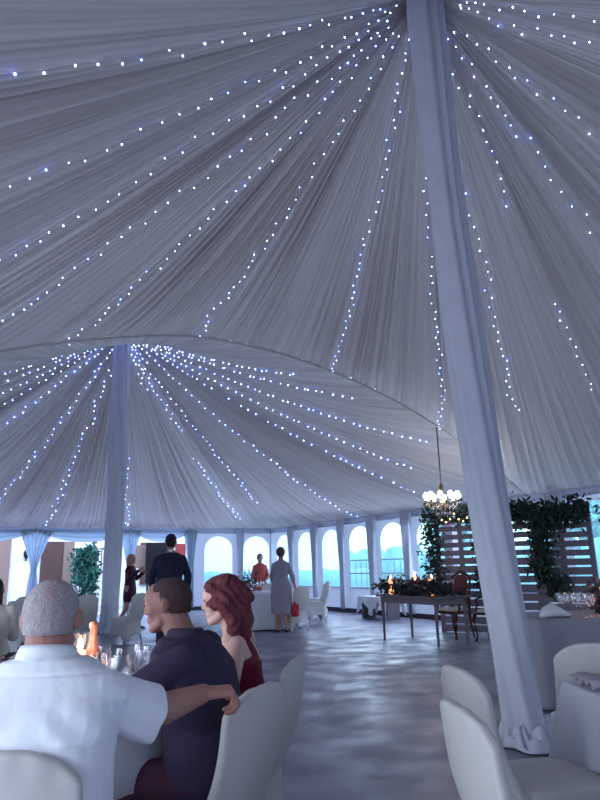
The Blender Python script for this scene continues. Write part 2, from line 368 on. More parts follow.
# ---------------------------------------------------------------- side walls with arched clear windows
def arched_bay(g, gp, f, s0, s1, c, w, zb, zt, H):
    """f(s,z)->point; opening centred at c, width w, sill zb, top zt, elliptical head"""
    a, e = c-w/2, c+w/2; zs = zt-.45
    def q(p): g.add([f(*x) for x in p], [(0, 1, 2, 3)])
    q([(s0, .06), (a, .06), (a, H), (s0, H)]); q([(e, .06), (s1, .06), (s1, H), (e, H)]); q([(a, .06), (e, .06), (e, zb), (a, zb)])
    n = 14; arcp = [(c-w/2*math.cos(PI*i/n), zs+.45*math.sin(PI*i/n)) for i in range(n+1)]
    for i in range(n): q([arcp[i], arcp[i+1], (arcp[i+1][0], H), (arcp[i][0], H)])
    gp.add([f(*x) for x in [(a, zb), (e, zb)]+arcp[::-1]], [tuple(range(n+3))])
gw = G(); wi = 1
PITCH = 1.49
for k in range(15):
    c = .97+PITCH*k; gp = G()
    arched_bay(gw, gp, lambda s, z: W(s, 0, z), c-PITCH/2 if k else 0, c+PITCH/2 if k < 14 else LU, c, 1.06, .66, 2.32, 2.62)
    o = meta(mk('window_%d' % wi, gp, M_PANE, smooth=False), kind='structure'); wi += 1
    gf = G(); gf.box(W(c, .0, .66), (1.1, .02, .04), ANG_U)
    if k in (3, 4): 
        for zz in (1.05, 1.4): gf.box(W(c, .0, zz), (1.06, .02, .03), ANG_U)
        for q_ in (-.26, 0, .26): gf.box(W(c+q_, 0, 1.0), (.02, .02, .7), ANG_U)
    mk('window_bar', gf, M_WALLPVC, o, smooth=False)
meta(mk('wall_right', gw, M_WALLPVC, smooth=False), kind='structure')
gw = G()
for k, (c, s0, s1) in enumerate(((.55, 0, 1.2), (1.95, 1.2, 2.75))):
    gp = G(); arched_bay(gw, gp, lambda s, z: W(0, s, z), s0, s1, c+.03, 1.0, .66, 2.32, 2.62)
    meta(mk('window_%d' % wi, gp, M_PANE, smooth=False), kind='structure'); wi += 1
gw.add([W(0, 2.75, .06), W(0, 3.0, .06), W(0, 3.0, 2.62), W(0, 2.75, 2.62)], [(0, 1, 2, 3)])
meta(mk('wall_far', gw, M_WALLPVC, smooth=False), kind='structure')
# plain closed sheets on the sides the photograph does not show
g = G(); g.add([W(LU, 0, 0), W(LU, LV, 0), W(LU, LV, 2.62), W(LU, 0, 2.62)], [(0, 1, 2, 3)]); meta(mk('wall_back', g, M_WALLPVC, smooth=False), kind='structure')
g = G(); g.add([W(0, LV, 0), W(13.2, LV, 0), W(13.2, LV, 2.62), W(0, LV, 2.62)], [(0, 1, 2, 3)])
g.add([W(22, LV, 0), W(LU, LV, 0), W(LU, LV, 2.62), W(22, LV, 2.62)], [(0, 1, 2, 3)]); meta(mk('wall_left', g, M_WALLPVC, smooth=False), kind='structure')
g = G(); g.box(W(11.5, .03, .05), (23, .05, .12), ANG_U); g.box(W(.03, 1.5, .05), (3, .05, .12), ANG_V); meta(mk('baseboard_right', g, M_DIRT, smooth=False), kind='structure')
g = G()
for vv in (0, 3.0, 4.95, 7.75, 10.7, 13.75): g.tube([W(-.02, vv, 0), W(-.02, vv, 2.6)], .03)
meta(mk('trim_3', g, M_METAL), kind='structure')

# hanging drapes
def drape(name, u, v, width, along, z0, z1, tie=None, lean=0, seed=0, m=M_SHEER, depth=.09, nf=5, label='', group=None, cat='curtain'):
    """pleated curtain hung at (u,v); tie = (height, narrow width, shift)"""
    d = UU if along == 'u' else VV; nrm = VV if along == 'u' else UU; rr2 = random.Random(seed); ph = rr2.uniform(0, 6); P = []
    for i in range(30):
        f = i/29; z = z1+(z0-z1)*f; w = width; sh = 0
        if tie:
            zt, wn_, s_ = tie
            if z > zt: q = (z-zt)/(z1-zt); w = wn_+(width-wn_)*q**1.3; sh = s_*(1-q**1.3)
            else: q = (zt-z)/(zt-z0); w = wn_+(width*.45-wn_)*q**.7; sh = s_
        row = []
        for j in range(41):
            a = (j/40-.5); row.append(d*(a*w+sh) + nrm*(depth*.5*math.sin(a*2*PI*nf+ph)*(1-.35*math.sin(f*PI)) + depth*.2*math.sin(a*31+f*3)) + Vector((0, 0, z)))
        P.append(row)
    g = G(); g.grid(P); return meta(mk(name, g, m, None, W(u, v, 0), solid=.004), label, cat, group)
ordn = ['farthest', 'second', 'third', 'fourth', 'fifth', 'sixth', 'seventh', 'eighth', 'ninth', 'tenth', 'eleventh', 'twelfth', 'thirteenth', 'fourteenth', 'fifteenth']
for k in range(10):
    drape('window_drape', .97+PITCH*(k+.5), .16, .42, 'u', .1, 2.55, tie=(1.35, .26, 0), seed=k, m=M_DRAPE, label='pleated white drape between right wall windows, %s from the far corner' % ordn[k].replace('farthest', 'first'), group='drapes between the arched windows')
drape('window_drape', .16, 1.25, .30, 'v', .1, 2.5, tie=(1.3, .2, 0), seed=33, m=M_DRAPE, label='pleated white drape between the two far wall windows', group='drapes between the arched windows')
for i, (v, w, tie, lb) in enumerate(((7.75, .95, (1.35, .16, .0), 'sheer white curtain tied at its middle, left of the bush'),
                        (5.0, .7, (1.3, .14, .0), 'sheer white curtain tied at its middle, right of the left pole'),
                        (3.0, .5, (1.3, .2, .0), 'sheer white curtain at the edge of the far opening beside the windows'),
                        (10.4, 1.2, (1.3, .2, .0), 'sheer white curtain in the far opening, leftmost'))):
    drape('tied_curtain', .12, v, w, 'v', .08, 2.5, tie=tie, seed=50+i, nf=6, label=lb, group='tied curtains of the far opening')
# swagged valances over the far opening
for i, (a, b2, lb) in enumerate(((3.0, 4.95, 'right of the tied curtain'), (4.95, 7.75, 'behind the left pole'), (7.75, 10.7, 'leftmost in view'))):
    P = []
    for r in range(9):
        row = []
        for j in range(41):
            x = j/40; sag = .07+.30*(1-(2*x-1)**2); row.append(VV*((b2-a)*x) + UU*(.07*math.sin(r*1.6)*(.4+.6*math.sin(PI*x))) + Vector((0, 0, 2.52-sag*r/8)))
        P.append(row)
    g = G(); g.grid(P); meta(mk('swag_valance', g, M_SHEER, None, W(.10, a, 0), solid=.004), 'draped white swag valance along the far eave, '+lb, 'valance', 'swag valances of the far eave')

# ---------------------------------------------------------------- outside: house, hedge
HU = -4.2
hs = empty('house', W(HU, 5, 0), ANG_V, label='bright white house with dark doorways seen through the far opening', cat='house')
def F(s, z, d=0): return Vector((s-5, -d, z))  # facade frame: x along VV, -y towards the tent
def slab(name, s0, s1, z0, z1, m, th=.1, d=0, parent=hs):
    g = G(); g.box(((s0+s1)/2-5, -d, (z0+z1)/2), (abs(s1-s0), th, z1-z0)); return mk(name, g, m, parent, smooth=False)
# local frame check: VV rotated frame's +y points to -UU side or +UU side
YS = 1 if (Matrix.Rotation(ANG_V, 3, 'Z') @ Vector((0, 1, 0))).dot(UU) > 0 else -1
def slab(name, s0, s1, z0, z1, m, th=.1, d=0, parent=hs):
    g = G(); g.box(((s0+s1)/2-5, YS*d, (z0+z1)/2), (abs(s1-s0), th, z1-z0)); return mk(name, g, m, parent, smooth=False)
slab('facade', -6, 16, 0, 3.5, M_HOUSE, .3, -.2)
slab('roof', -6.5, 16.5, 3.45, 3.7, M_ROOF, 1.2, -.3)
slab('doorway', 7.95, 10.6, 0, 2.45, M_DOORW, .1); slab('doorway', 6.1, 6.95, 0, 2.35, M_DOORW, .1)
slab('door', 5.85, 6.2, 0, 2.35, M_TAN, .12); slab('door', 7.95, 8.5, 0, 2.45, M_TAN, .12)
slab('doorway', 2.4, 3.4, .75, 2.3, M_DOORW, .1)
wf = slab('window', 4.85, 5.1, 1.2, 2.1, M_TAN, .08, .02); slab('pane', 4.9, 5.05, 1.25, 2.05, M_HOUSE, .1, .04, wf)
for s in (7.45, 5.6, 1.1):
    g = G(); g.lathe([(.02, 1.75), (.09, 1.85), (.10, 2.0), (.04, 2.08)], (s-5, YS*.14, 0), 10); g.box((s-5, YS*.05, 1.85), (.05, .14, .3)); mk('wall_lamp', g, M_BLACK, hs)
def board(name, u, v, w, h, z, m, label, cat, th=.04, rz=0):
    r = empty(name, W(u, v, 0), ANG_V+rz, label=label, cat=cat)
    g = G(); g.box((0, 0, z+h/2), (w, th, h)); mk('panel', g, m, r, smooth=False)
    for s in (-1, 1): g = G(); g.tube([(s*w*.42, 0, 0), (s*w*.42, 0, z+.1)], .02); mk('post', g, M_BLACK, r)
    return r
board('menu_board', -2.2, 3.95, .62, .78, 1.35, M_TAN, 'beige board on posts outside, behind the suited man', 'board')
board('display_screen', -2.0, 3.45, .8, 1.35, .85, M_BLACK, 'dark screen on posts outside behind the suited man', 'screen')
board('banner', -1.6, 2.75, .38, .85, 1.3, M_SIGNR, 'red banner on posts outside, right of the suited man', 'banner')
board('sign_board', -2.6, 4.9, .5, .6, 1.45, M_SIGNR, 'brick red sign outside, left of the woman in plum', 'sign')
g = G(); g.box((0, 0, .42), (1.6, .35, .05))
for s in (-.65, .65): g.box((s, 0, .2), (.06, .3, .4))
meta(mk('garden_bench', g, M_TABLEW, None, W(-1.3, 3.4, 0), ANG_V, smooth=False), 'low grey bench outside the far opening, behind the suited man', 'bench')
def leaves(g, pts, size, n, seed, mi=0, spread=.1):
    r = random.Random(seed)
    for _ in range(n):
        p = Vector(r.choice(pts)) + Vector((r.gauss(0, spread), r.gauss(0, spread), r.gauss(0, spread)))
        d = Vector((r.gauss(0, 1), r.gauss(0, 1), r.gauss(0, 1))).normalized(); e = d.orthogonal().normalized(); e = Matrix.Rotation(r.uniform(0, 6), 3, d) @ e
        q = d.cross(e); s = size*r.uniform(.6, 1.3)
        g.add([p-d*s, p+e*s*.42+q*s*.12, p+d*s, p-e*s*.42+q*s*.12], [(0, 1, 2), (0, 2, 3)], mi)
def bush(u, v, h, w, label, m, seed):
    g = G(); r = random.Random(seed); pts = [(r.gauss(0, w*.3), r.gauss(0, w*.3), h*(.15+.8*r.random())) for _ in range(60)]
    leaves(g, pts, .12, 1400, seed, 0, .12); root = empty('bush', W(u, v, 0), 0, label=label, cat='bush')
    mk('foliage', g, m, root, recalc=False, smooth=False)
    g = G()
    for k in range(5): g.tube([(0, 0, 0), (r.gauss(0, w*.15), r.gauss(0, w*.15), h*.5), (r.gauss(0, w*.25), r.gauss(0, w*.25), h*.85)], [.03, .02, .01], 6)
    mk('stem', g, M_DOORW, root)
bush(-2.9, 5.65, 2.1, .55, 'tall dark green bush against the white house', M_BUSH, 3)
g = G(); P = []
for i in range(200):
    x = -30+i*.35; P.append([W(x, -9-.4*math.sin(i*.7), 0), W(x, -8.6-.5*math.sin(i*.9), .9+.2*math.sin(i*1.3)), W(x, -9-.3*math.sin(i*.5), 1.7+.25*math.sin(i*.8)+.2*math.sin(i*2.1)), W(x, -10, 1.8+.3*math.sin(i*.8)), W(x, -10.6, 0)])
g.grid(P); meta(mk('hedge', g, M_HEDGE), 'pale green hedge outside beyond the arched windows', 'hedge')
g = G(); P = []
for i in range(40):
    x = -6+i*.22; w_ = .06*math.sin(i*1.1)+.05*math.sin(i*2.3); P.append([W(-2.4+w_, x, 0), W(-2.35+w_, x, .6), W(-2.5-w_, x, 1.05+w_), W(-2.9, x, 1.1-w_), W(-3.05, x, .9), W(-3.05, x, 0)])
g.grid(P); meta(mk('hedge', g, M_HEDGE), 'low green hedge outside the far wall windows, before the white house', 'hedge')
for i, (u, v, h, sd) in enumerate(((2, -15, 4.5, 4), (8.5, -15, 5.0, 5), (15, -14, 4.2, 6), (-5, -14, 4.4, 7))):
    root = empty('tree', W(u, v, 0), 0, label='hazy green tree outside the right wall, %s from the far corner' % ['second', 'third', 'fourth', 'first'][i], cat='tree', group='trees outside')
    g = G(); r = random.Random(sd); pts = [(r.gauss(0, .9), r.gauss(0, .9), h*.65+r.gauss(0, .7)) for _ in range(70)]; leaves(g, pts, .3, 1300, sd, 0, .35); mk('crown', g, M_HEDGE, root, recalc=False, smooth=False)
    g = G(); g.tube([(0, 0, 0), (.1, 0, h*.4), (.0, .1, h*.7)], [.14, .1, .05]); mk('trunk', g, M_DOORW, root)

# ---------------------------------------------------------------- draped poles
def draped_pole(base, top, r0, r1, flare, label, seed, bow=(0, 0, 0), puddle=True, nf=7, n=88):
    base = Vector(base); top = Vector(top); bow = Vector(bow); r = random.Random(seed)
    root = empty('tent_pole', base, 0, label=label, cat='tent pole')
    d = top-base; g = G(); g.tube([Vector((0, 0, 0)), d*.5, d], .06, 12); g.lathe([(.16, 0), (.16, .012), (.07, .02)], (0, 0, 0), 16); mk('pole', g, M_METAL, root)
    ph = [r.uniform(0, 6) for _ in range(6)]; R = []
    for i in range(70):
        f = i/69; c = d*f + bow*math.sin(PI*f); base_r = r0+(r1-r0)*f + flare*max(0, 1-f/.12)**2
        base_r *= 1+.06*math.sin(7*f+ph[0])+.03*math.sin(17*f+ph[1]); ring = []
        for j in range(n):
            t = 2*PI*j/n; tw = t + .5*math.sin(3*f+ph[2])+1.0*f
            fold = .09*math.sin(nf*tw+1.2*math.sin(2*tw+ph[3])+2*f) + .03*math.sin((nf*2-3)*tw+ph[4]+4*f) + .10*math.sin(3*tw+ph[5]+1.5*f)
            ring.append(c + Vector((math.cos(t), math.sin(t), 0))*base_r*(1+fold) + (Vector((0, 0, .05*math.sin(5*t)+.03*math.sin(9*t))) if i == 0 and flare else Vector()))
        R.append(ring)
    g = G(); g.rings(R, False)
    mk('pole_drape', g, M_DRAPE, root, solid=.004)
    if puddle:
        g = G(); R = []
        for i in range(16):
            f = i/15; ring = []
            for j in range(110):
                t = 2*PI*j/110; rad = .12+f*.20 + .03*f*math.sin(7*t+1+2*f) + .06*f*math.cos(t+.5); 
                z = .012 + .13*(1-f)**.8 + .045*math.sin(9*t+5*f+1)*math.sin(PI*min(1, f*1.1)) + .03*math.sin(17*t-6*f)*math.sin(PI*f)
                ring.append((rad*1.05*math.cos(t)+.07*f, rad*.95*math.sin(t), max(.006, z)))
            R.append(ring)
        g.rings(R, False); mk('drape_hem', g, M_DRAPE, root, solid=.004)
    return root
draped_pole((1.60, 5.16, 0), W(16.75, 6.85, 6.66), .125, .165, .03, 'tall white draped tent pole rising through the foreground at right', 2, bow=(-.06, 0, 0))
draped_pole(W(5.8, 6.9, 0), W(5.8, 6.9, 6.87), .17, .20, .05, 'white draped tent pole at left, in the far half of the tent', 5)
# pole cap rings
for bay, lb in ((0, 'far'), (1, 'near')):
    pu, pv = PK[bay]; ZP = ZPK[bay]; g = G(); g.lathe([(.14, ZP-.10), (.26, ZP-.12), (.27, ZP-.02), (.14, ZP)], (0, 0, 0), 24, cap=False); meta(mk('peak_collar', g, M_DRAPE, None, W(pu, pv, 0)), 'white fabric collar round the %s pole under the ceiling peak' % lb, 'collar')

# ---------------------------------------------------------------- fairy light strings
bg = G(); bg.ell((0, 0, 0), (1, 1, 1), n=6); 
def bulb_mesh(nm, m):
    g = G(); g.ell((0, 0, 0), (.0085, .0085, .0105), n=8); me = bpy.data.meshes.new(nm); me.from_pydata(g.v, [], g.f); me.materials.append(m); return me
BM = [bulb_mesh('bulb', M_BULB), bulb_mesh('bulb_blue', M_BULBB)]
def light_string(bay, end, start, ext, step, scale, label, seed, jit=.05):
    pu, pv = PK[bay]; du, dv = end[0]-pu, end[1]-pv; th = math.atan2(dv, du); R, _ = bound(bay, th)
    r1 = min(math.hypot(du, dv)*ext, R-.05); r0 = start if isinstance(start, float) else math.hypot(start[0]-pu, start[1]-pv)
    rr2 = random.Random(seed); base = W(pu+r0*math.cos(th), pv+r0*math.sin(th), zceil(bay, th, r0)-.06)
    root = empty('fairy_light_string', base, 0, label=label, cat='string lights', group='fairy light strings on the %s ceiling' % ('far' if bay == 0 else 'near'))
    pts = []; r = r0; k = 0; lat = 0
    while r < r1:
        lat = .45*lat + rr2.gauss(0, jit*.55) + (jit*.5 if k % 2 else -jit*.5)
        z = zceil(bay, th, r)-.06-.02*rr2.random(); cu, cv = math.cos(th), math.sin(th)
        p = W(pu+r*cu-lat*cv, pv+r*cv+lat*cu, z)-base
        pts.append(p); r += step*rr2.uniform(.75, 1.3)*(.55+.45*min(1, r/2.0)); k += 1
    g = G(); g.tube(pts, .0018*scale, 4); mk('cable', g, M_CLEARW, root)
    for i, p in enumerate(pts):
        b_ = bpy.data.objects.new('bulb', BM[1 if rr2.random() < (.5 if bay == 0 else .22) else 0]); scene.collection.objects.link(b_); b_.parent = root; b_.location = p-Vector((0, 0, .012)); s_ = scale*rr2.uniform(.8, 1.25); b_.scale = (s_,)*3
near = [((16.86, 10.34), .35, 1.35), ((15.5, 10.21), .35, 1.25), ((14.09, 10.14), .35, 1.15), ((12.55, 10.04), .35, 1.1), ((11.42, 9.15), .35, 1), ((11.42, 7.16), .35, 1),
        ((11.42, 4.62), .35, 1), ((11.42, 2.2), .35, 1), ((13.48, 2.43), .35, 1), ((15.96, 5.0), .35, 1), ((14.98, 2.48), (15.52, 3.85), 1), ((16.5, 4.26), .35, 1.25),
        ((17.23, 5.13), .35, 1.6), ((17.72, 5.66), .35, 1.9), ((18.06, 6.18), .35, 2.0)]
nl = ['running to the left edge, uppermost', 'running to the left edge, second from the top', 'running to the left edge, third from the top', 'running to the left edge, lowest',
      'slanting to the left end of the seam', 'slanting to the seam just right of the far peak', 'dropping steeply to the middle of the seam', 'dropping straight down to the chandelier wire',
      'emerging from behind the near pole and running down', 'ending high up just right of the near pole', 'hanging alone at the lower right edge', 'crossing to the right edge, longest',
      'crossing to the right edge, third from the top', 'crossing to the right edge, second from the top', 'crossing to the right edge, uppermost']
for i, ((e, s, x), lb) in enumerate(zip(near, nl)):
    light_string(1, e, s, x, .14, .72, 'fairy lights on near ceiling, '+lb, 100+i)
far = [((8.85, 9.69), .3, 1.3), ((7.7, 9.9), .3, 1.2), ((6.39, 9.5), .3, 1.3), ((4.9, 9.6), .3, 1.2), ((3.48, 9.22), .3, 1.3), ((1.65, 8.82), .3, 1.1), ((.2, 7.6), .3, 1), ((.3, 5.1), (3.6, 6.18), 1),
       ((4.6, 5.97), .3, 1), ((3.68, 4.65), .3, 1), ((2.51, 1.65), .3, 1), ((.79, 1.55), (3.0, 3.98), 1), ((5.75, .2), .3, 1), ((9.17, .91), .3, 1), ((10.03, 1.6), .3, 1), ((10.96, 2.02), .3, 1), ((10.9, 3.7), .3, 1), ((10.67, 4.82), .3, 1)]
fl = ['uppermost on the left', 'second from the top on the left', 'third from the top on the left', 'fourth from the top on the left', 'fifth from the top on the left', 'reaching the left eave',
      'falling just left of the far pole', 'falling just right of the far pole low down', 'short, beside the far pole top', 'short, right of the far pole', 'long, slanting to the far corner', 'short and detached near the far wall',
      'slanting to the right wall, lowest', 'running right to just left of the chandelier', 'running right above the chandelier', 'running right to the chandelier wire', 'running right, second from the top', 'running right, uppermost']
for i, ((e, s, x), lb) in enumerate(zip(far, fl)):
    light_string(0, e, s, x, .16, 1.1, 'blue-white fairy lights on the far ceiling, '+lb, 200+i, .07)

# ---------------------------------------------------------------- chandelier
cx = W(11.36, 2.22, 0); ch = empty('chandelier', (cx.x, cx.y, 2.2), 0, label='bright crystal chandelier with lit bulbs hanging by a long wire from the seam', cat='chandelier')
g = G(); g.tube([(0, 0, .52), (0, 0, arch(2.22)-2.24)], .012); mk('chain', g, M_WIRE, ch)
g = G(); g.lathe([(.02, .52), (.05, .46), (.03, .40), (.06, .32), (.05, .2), (.08, .12), (.03, .02)], n=12); mk('stem', g, M_BRASS, ch)
g = G(); g.lathe([(.002, 0), (.014, -.025), (.010, -.035), (.002, -.06)], n=6); dm_ = mk('crystal', g, M_CRYSTAL, ch, smooth=False); dm_.location = (0, 0, .02)
def drop(p, s_):
    o = dm_.copy(); scene.collection.objects.link(o); o.parent = ch; o.location = p; o.scale = (s_,)*3
for k in range(10):
    a = 2*PI*k/10; c, s = math.cos(a), math.sin(a)
    g = G(); g.tube([(.04*c, .04*s, .14), (.15*c, .15*s, .06), (.26*c, .26*s, .10), (.30*c, .30*s, .2)], .010, 6); g.lathe([(.01, .19), (.04, .205), (.04, .215)], (.3*c, .3*s, 0), 8); ar = mk('arm', g, M_BRASS, ch)
    g = G(); g.lathe([(.018, .215), (.022, .24), (.048, .27), (.05, .31), (.02, .36)], (.3*c, .3*s, 0), 8); mk('bulb', g, M_LAMP, ch)
    for q in range(3): drop((.3*c*(1-.22*q), .3*s*(1-.22*q), .17-.035*(q % 2)-.02*q), .8)
for rad, zz in ((.22, .1), (.13, .0)):
    for q in range(16): drop((rad*math.cos(q*PI/8), rad*math.sin(q*PI/8), zz), 1.25)

# ---------------------------------------------------------------- chairs with stretch covers
def rr_ring(hx, hy, z, n=48, p=5., bulge=0., arch_h=0., x0=0, y0=0):
    r = []
    for j in range(n):
        t = 2*PI*(j+.5)/n; ct, st = math.cos(t), math.sin(t); e = 2/p
        x = hx*math.copysign(abs(ct)**e, ct); y = hy*math.copysign(abs(st)**e, st)
        cor = abs(math.sin(2*t))  # 1 at corners, 0 mid-side
        k = 1-bulge*(1-cor**.8); r.append(Vector((x0+x*k, y0+y*k, z+arch_h*(1-cor**1.2))))
    return r
def covered_chair(loc, rz, label, group, tall=0., slim=False):
    """seat faces local +y"""
    root = empty('covered_chair', loc, rz, label=label, cat='chair', group=group)
    g = G(); R = []
    for i in range(10):
        f = i/9; z = .03+.40*f; R.append(rr_ring(.225-.02*f, .235-.02*f, z, bulge=.16*math.sin(PI*min(1, f*1.05))**.8+.02, arch_h=.17*(1-f)**2.2))
    R.append(rr_ring(.212, .222, .465)); R.append(rr_ring(.19, .20, .478)); R.append(rr_ring(.10, .10, .48)); g.rings(R, False); g.f.append(tuple(range(len(g.v)-48, len(g.v)))); g.m.append(0)
    mk('seat_cover', g, M_SPANDEX, root)
    g = G(); P = []; H = .49
    for i in range(22):
        f = i/21; row = []
        for j in range(27):
            a_ = j/26*2-1; w = .212*(1-.05*f); zt = .40+H*f - (.075*abs(a_)**3.2)*f**1.5
            row.append(Vector((a_*w, -.205-.13*f-.035*math.sin(PI*f)+.045*a_*a_+(.004*math.sin(a_*17+2)*max(0, f-.85)*6), zt)))
        P.append(row)
    g.grid(P); mk('back_cover', g, M_SPANDEX, root, solid=.038, bevel=.012)
    # rear skirt stretched from the back down to the rear feet
    P = []
    for i in range(9):
        f = i/8; z = .48-.44*f; row = []
        for j in range(21):
            x = (j/20*2-1); k = 1-.12*math.sin(PI*f); row.append((x*.212*k, -.232+.05*x*x-.03*f+.02*math.sin(PI*f), z+.16*f*f*(1-x*x)))
        P.append(row)
    g = G(); g.grid(P); mk('rear_skirt', g, M_SPANDEX, root, solid=.004)
    for sx in (-1, 1):
        for sy in (-1, 1):
            g = G(); g.lathe([(.016, 0), (.018, .01), (.012, .05), (.012, .1)], (sx*.20, sy*.205, 0), 10); mk('foot', g, M_METAL, root)
    return root
GCH = 'white covered chairs at the near tables'
def face(x, y): return math.atan2(y, x)-PI/2   # heading so local +y points along (x,y)
chA = covered_chair((-.735, 2.02, 0), face(.05, 1), 'white covered chair under the grey-haired man, nearest at left', GCH)
chB = dup(chA, (-.46, 2.62, 0), face(-1, .46), 'white covered chair with a man\'s fist resting on its back', GCH)
chC = dup(chA, (-.365, 3.27, 0), face(-1, .2), 'white covered chair behind the woman in the wine red dress', GCH)
chD = dup(chA, (.92, 2.84, 0), face(1, .2), 'white covered chair facing the small right table, the farther of two', GCH)
chE = dup(chA, (.77, 2.13, 0), face(1, .12), 'white covered chair in the bottom right foreground, the nearer of two', GCH)
chF = dup(chA, (1.52, 3.72, 0), face(.25, 1), 'white covered chair with round top behind the right foreground table', GCH)

# ---------------------------------------------------------------- tables and cloths
def cloth_round(name, loc, r, h, label, group=None, folds_=14, seed=0, m=M_CLOTH):
    rr2 = random.Random(seed); ph = rr2.uniform(0, 6); P = []
    for f in (0, .5, .9, .985): P.append([(r*f*math.cos(2*PI*j/160), r*f*math.sin(2*PI*j/160), h+.004) for j in range(160)])
    for i in range(1, 15):
        f = i/14; row = []
        for j in range(160):
            t = 2*PI*j/160; a = .11*f**.8*(.6+.4*math.sin(3*t+ph)); rad = r*1.005+.02*min(1, f*6)+.03*f+a*math.sin(folds_*t+1.1*math.sin(3*t+ph))*.5; row.append((rad*math.cos(t), rad*math.sin(t), h-.012-(h-.035)*f+.004))
        P.append(row)
    g = G(); g.grid(P, wrap=True); return meta(mk(name, g, m, None, loc, solid=.003), label, 'tablecloth', group)
def round_table(x, y, r, lb, seed):
    root = empty('round_table', (x, y, 0), 0, label='round banquet table under its cloth, '+lb, cat='table', group='round banquet tables')
    g = G(); g.lathe([(r*.94, .705), (r*.96, .712), (r*.96, .735), (r*.94, .742)], n=48); mk('tabletop', g, M_TABLEW, root)
    for k in range(4):
        a = PI/4+k*PI/2; g = G(); g.tube([(r*.55*math.cos(a), r*.55*math.sin(a), 0), (r*.6*math.cos(a), r*.6*math.sin(a), .71)], .02); mk('leg', g, M_METAL, root)
    cloth_round('tablecloth', (x, y, 0), r, .745, 'white cloth to the floor on the table, '+lb, 'white round tablecloths', seed=seed)
round_table(-1.35, 3.05, .88, 'where the grey-haired man sits', 1)
round_table(-5.15, 13.6, .82, 'left of the far pole', 2)
round_table(-4.35, 9.3, .80, 'at the left edge beyond the grey-haired man', 3)
round_table(-.95, 14.9, .82, 'beside the standing woman with the red bag', 4)
def rect_table(name, x0, x1, y0, y1, h, lb, m=M_CLOTH, over=.0):
    cx_, cy_ = (x0+x1)/2, (y0+y1)/2; a, b2 = (x1-x0)/2, (y1-y0)/2
    root = empty(name, (cx_, cy_, 0), 0, label='rectangular trestle table under its cloth, '+lb, cat='table')
    g = G(); g.box((0, 0, h-.02), (2*a-.01, 2*b2-.01, .03)); mk('tabletop', g, M_TABLEW, root, smooth=False)
    for sx in (-1, 1):
        for sy in (-1, 1): g = G(); g.tube([(sx*(a-.08), sy*(b2-.08), 0), (sx*(a-.08), sy*(b2-.08), h-.03)], .018); mk('leg', g, M_METAL, root)
    def per(n_):
        out = []; segs = [((-a, -b2), (a, -b2)), ((a, -b2), (a, b2)), ((a, b2), (-a, b2)), ((-a, b2), (-a, -b2))]; tot = 4*(a+b2)
        for p, q in segs:
            Ls = math.hypot(q[0]-p[0], q[1]-p[1]); k = max(6, int(n_*Ls/tot)); nx, ny = (q[1]-p[1])/Ls, -(q[0]-p[0])/Ls
            for i in range(k): out.append((p[0]+(q[0]-p[0])*i/k, p[1]+(q[1]-p[1])*i/k, nx, ny, min(i, k-i)/k))
        return out
    pp = per(200); P = [[(x*s, y*s, h+.004) for x, y, _, _, _ in pp] for s in (0, .6, .97, 1.0)]
    for i in range(1, 13):
        f = i/12; row = []
        for j, (x, y, nx, ny, e) in enumerate(pp):
            cor = max(0, 1-e*10); wv = .03*f*math.sin(j*.42+2*math.sin(j*.07))+.02*f; dx, dy = (x/max(abs(x), 1e-6)*abs(x)/a, y/max(abs(y), 1e-6)*abs(y)/b2)
            rr3 = .012+wv+cor*.09*f; row.append((x+nx*rr3+(dx*cor*.05*f), y+ny*rr3+(dy*cor*.05*f), h-.01-(h-.03)*f))
        P.append(row)
    g = G(); g.grid(P, wrap=True); meta(mk('tablecloth', g, m, None, (cx_, cy_, 0), solid=.003), 'cloth hanging to the floor on the table, '+lb, 'tablecloth')
rect_table('trestle_table', 1.17, 2.4, 2.35, 3.18, .75, 'in the bottom right corner')
rect_table('trestle_table', 2.15, 4.4, 6.3, 7.3, .75, 'right of the near pole', m=mat('grey_cloth', (150, 148, 160), .9, .06, 3, .25, 12))
# folded napkin cloth heaped on the corner table
g = G(); P = []
for i in range(14):
    P.append([(-.0+.5*(j/19), .22*(i/13), .012+.03*abs(math.sin(i*.9+.2*math.sin(j*.5)))+.008*math.sin(j*.9)) for j in range(20)])
g.grid(P); meta(mk('folded_cloth', g, mat('mauve_cloth', (170, 160, 176), .9, .06, 3, .25, 12), None, (1.19, 2.90, .753), solid=.006), 'loosely folded mauve cloth on the bottom right table', 'cloth')

# far covered chairs
GF = 'white covered chairs in the far half'
for i, (x, y, fx, fy, lb) in enumerate(((-3.28, 12.3, -1, .5, 'right of the far pole'), (-4.1, 12.35, -.6, 1, 'just left of the far pole'), (-5.0, 12.3, 0, 1, 'beyond the grey-haired man\'s head'),
        (-3.35, 8.9, -1, .2, 'at the left table, facing left'), (-4.3, 8.05, 0, 1, 'with its back to the grey-haired man at the left edge'),
        (.22, 15.8, -1, -.3, 'right of the woman with the red bag'), (.30, 17.3, -1, -.2, 'nearest the right wall windows'), (-.85, 16.2, 0, -1, 'behind the table with glasses'),
        (-.25, 14.0, -.6, .8, 'partly behind the woman with the red bag'))):
    dup(chA, (x, y, 0), face(fx, fy), 'far white covered chair '+lb, GF)
dup(chA, (-3.0, 6.1, 0), face(-.5, 1), 'white covered chair under the person at the left edge', GF)

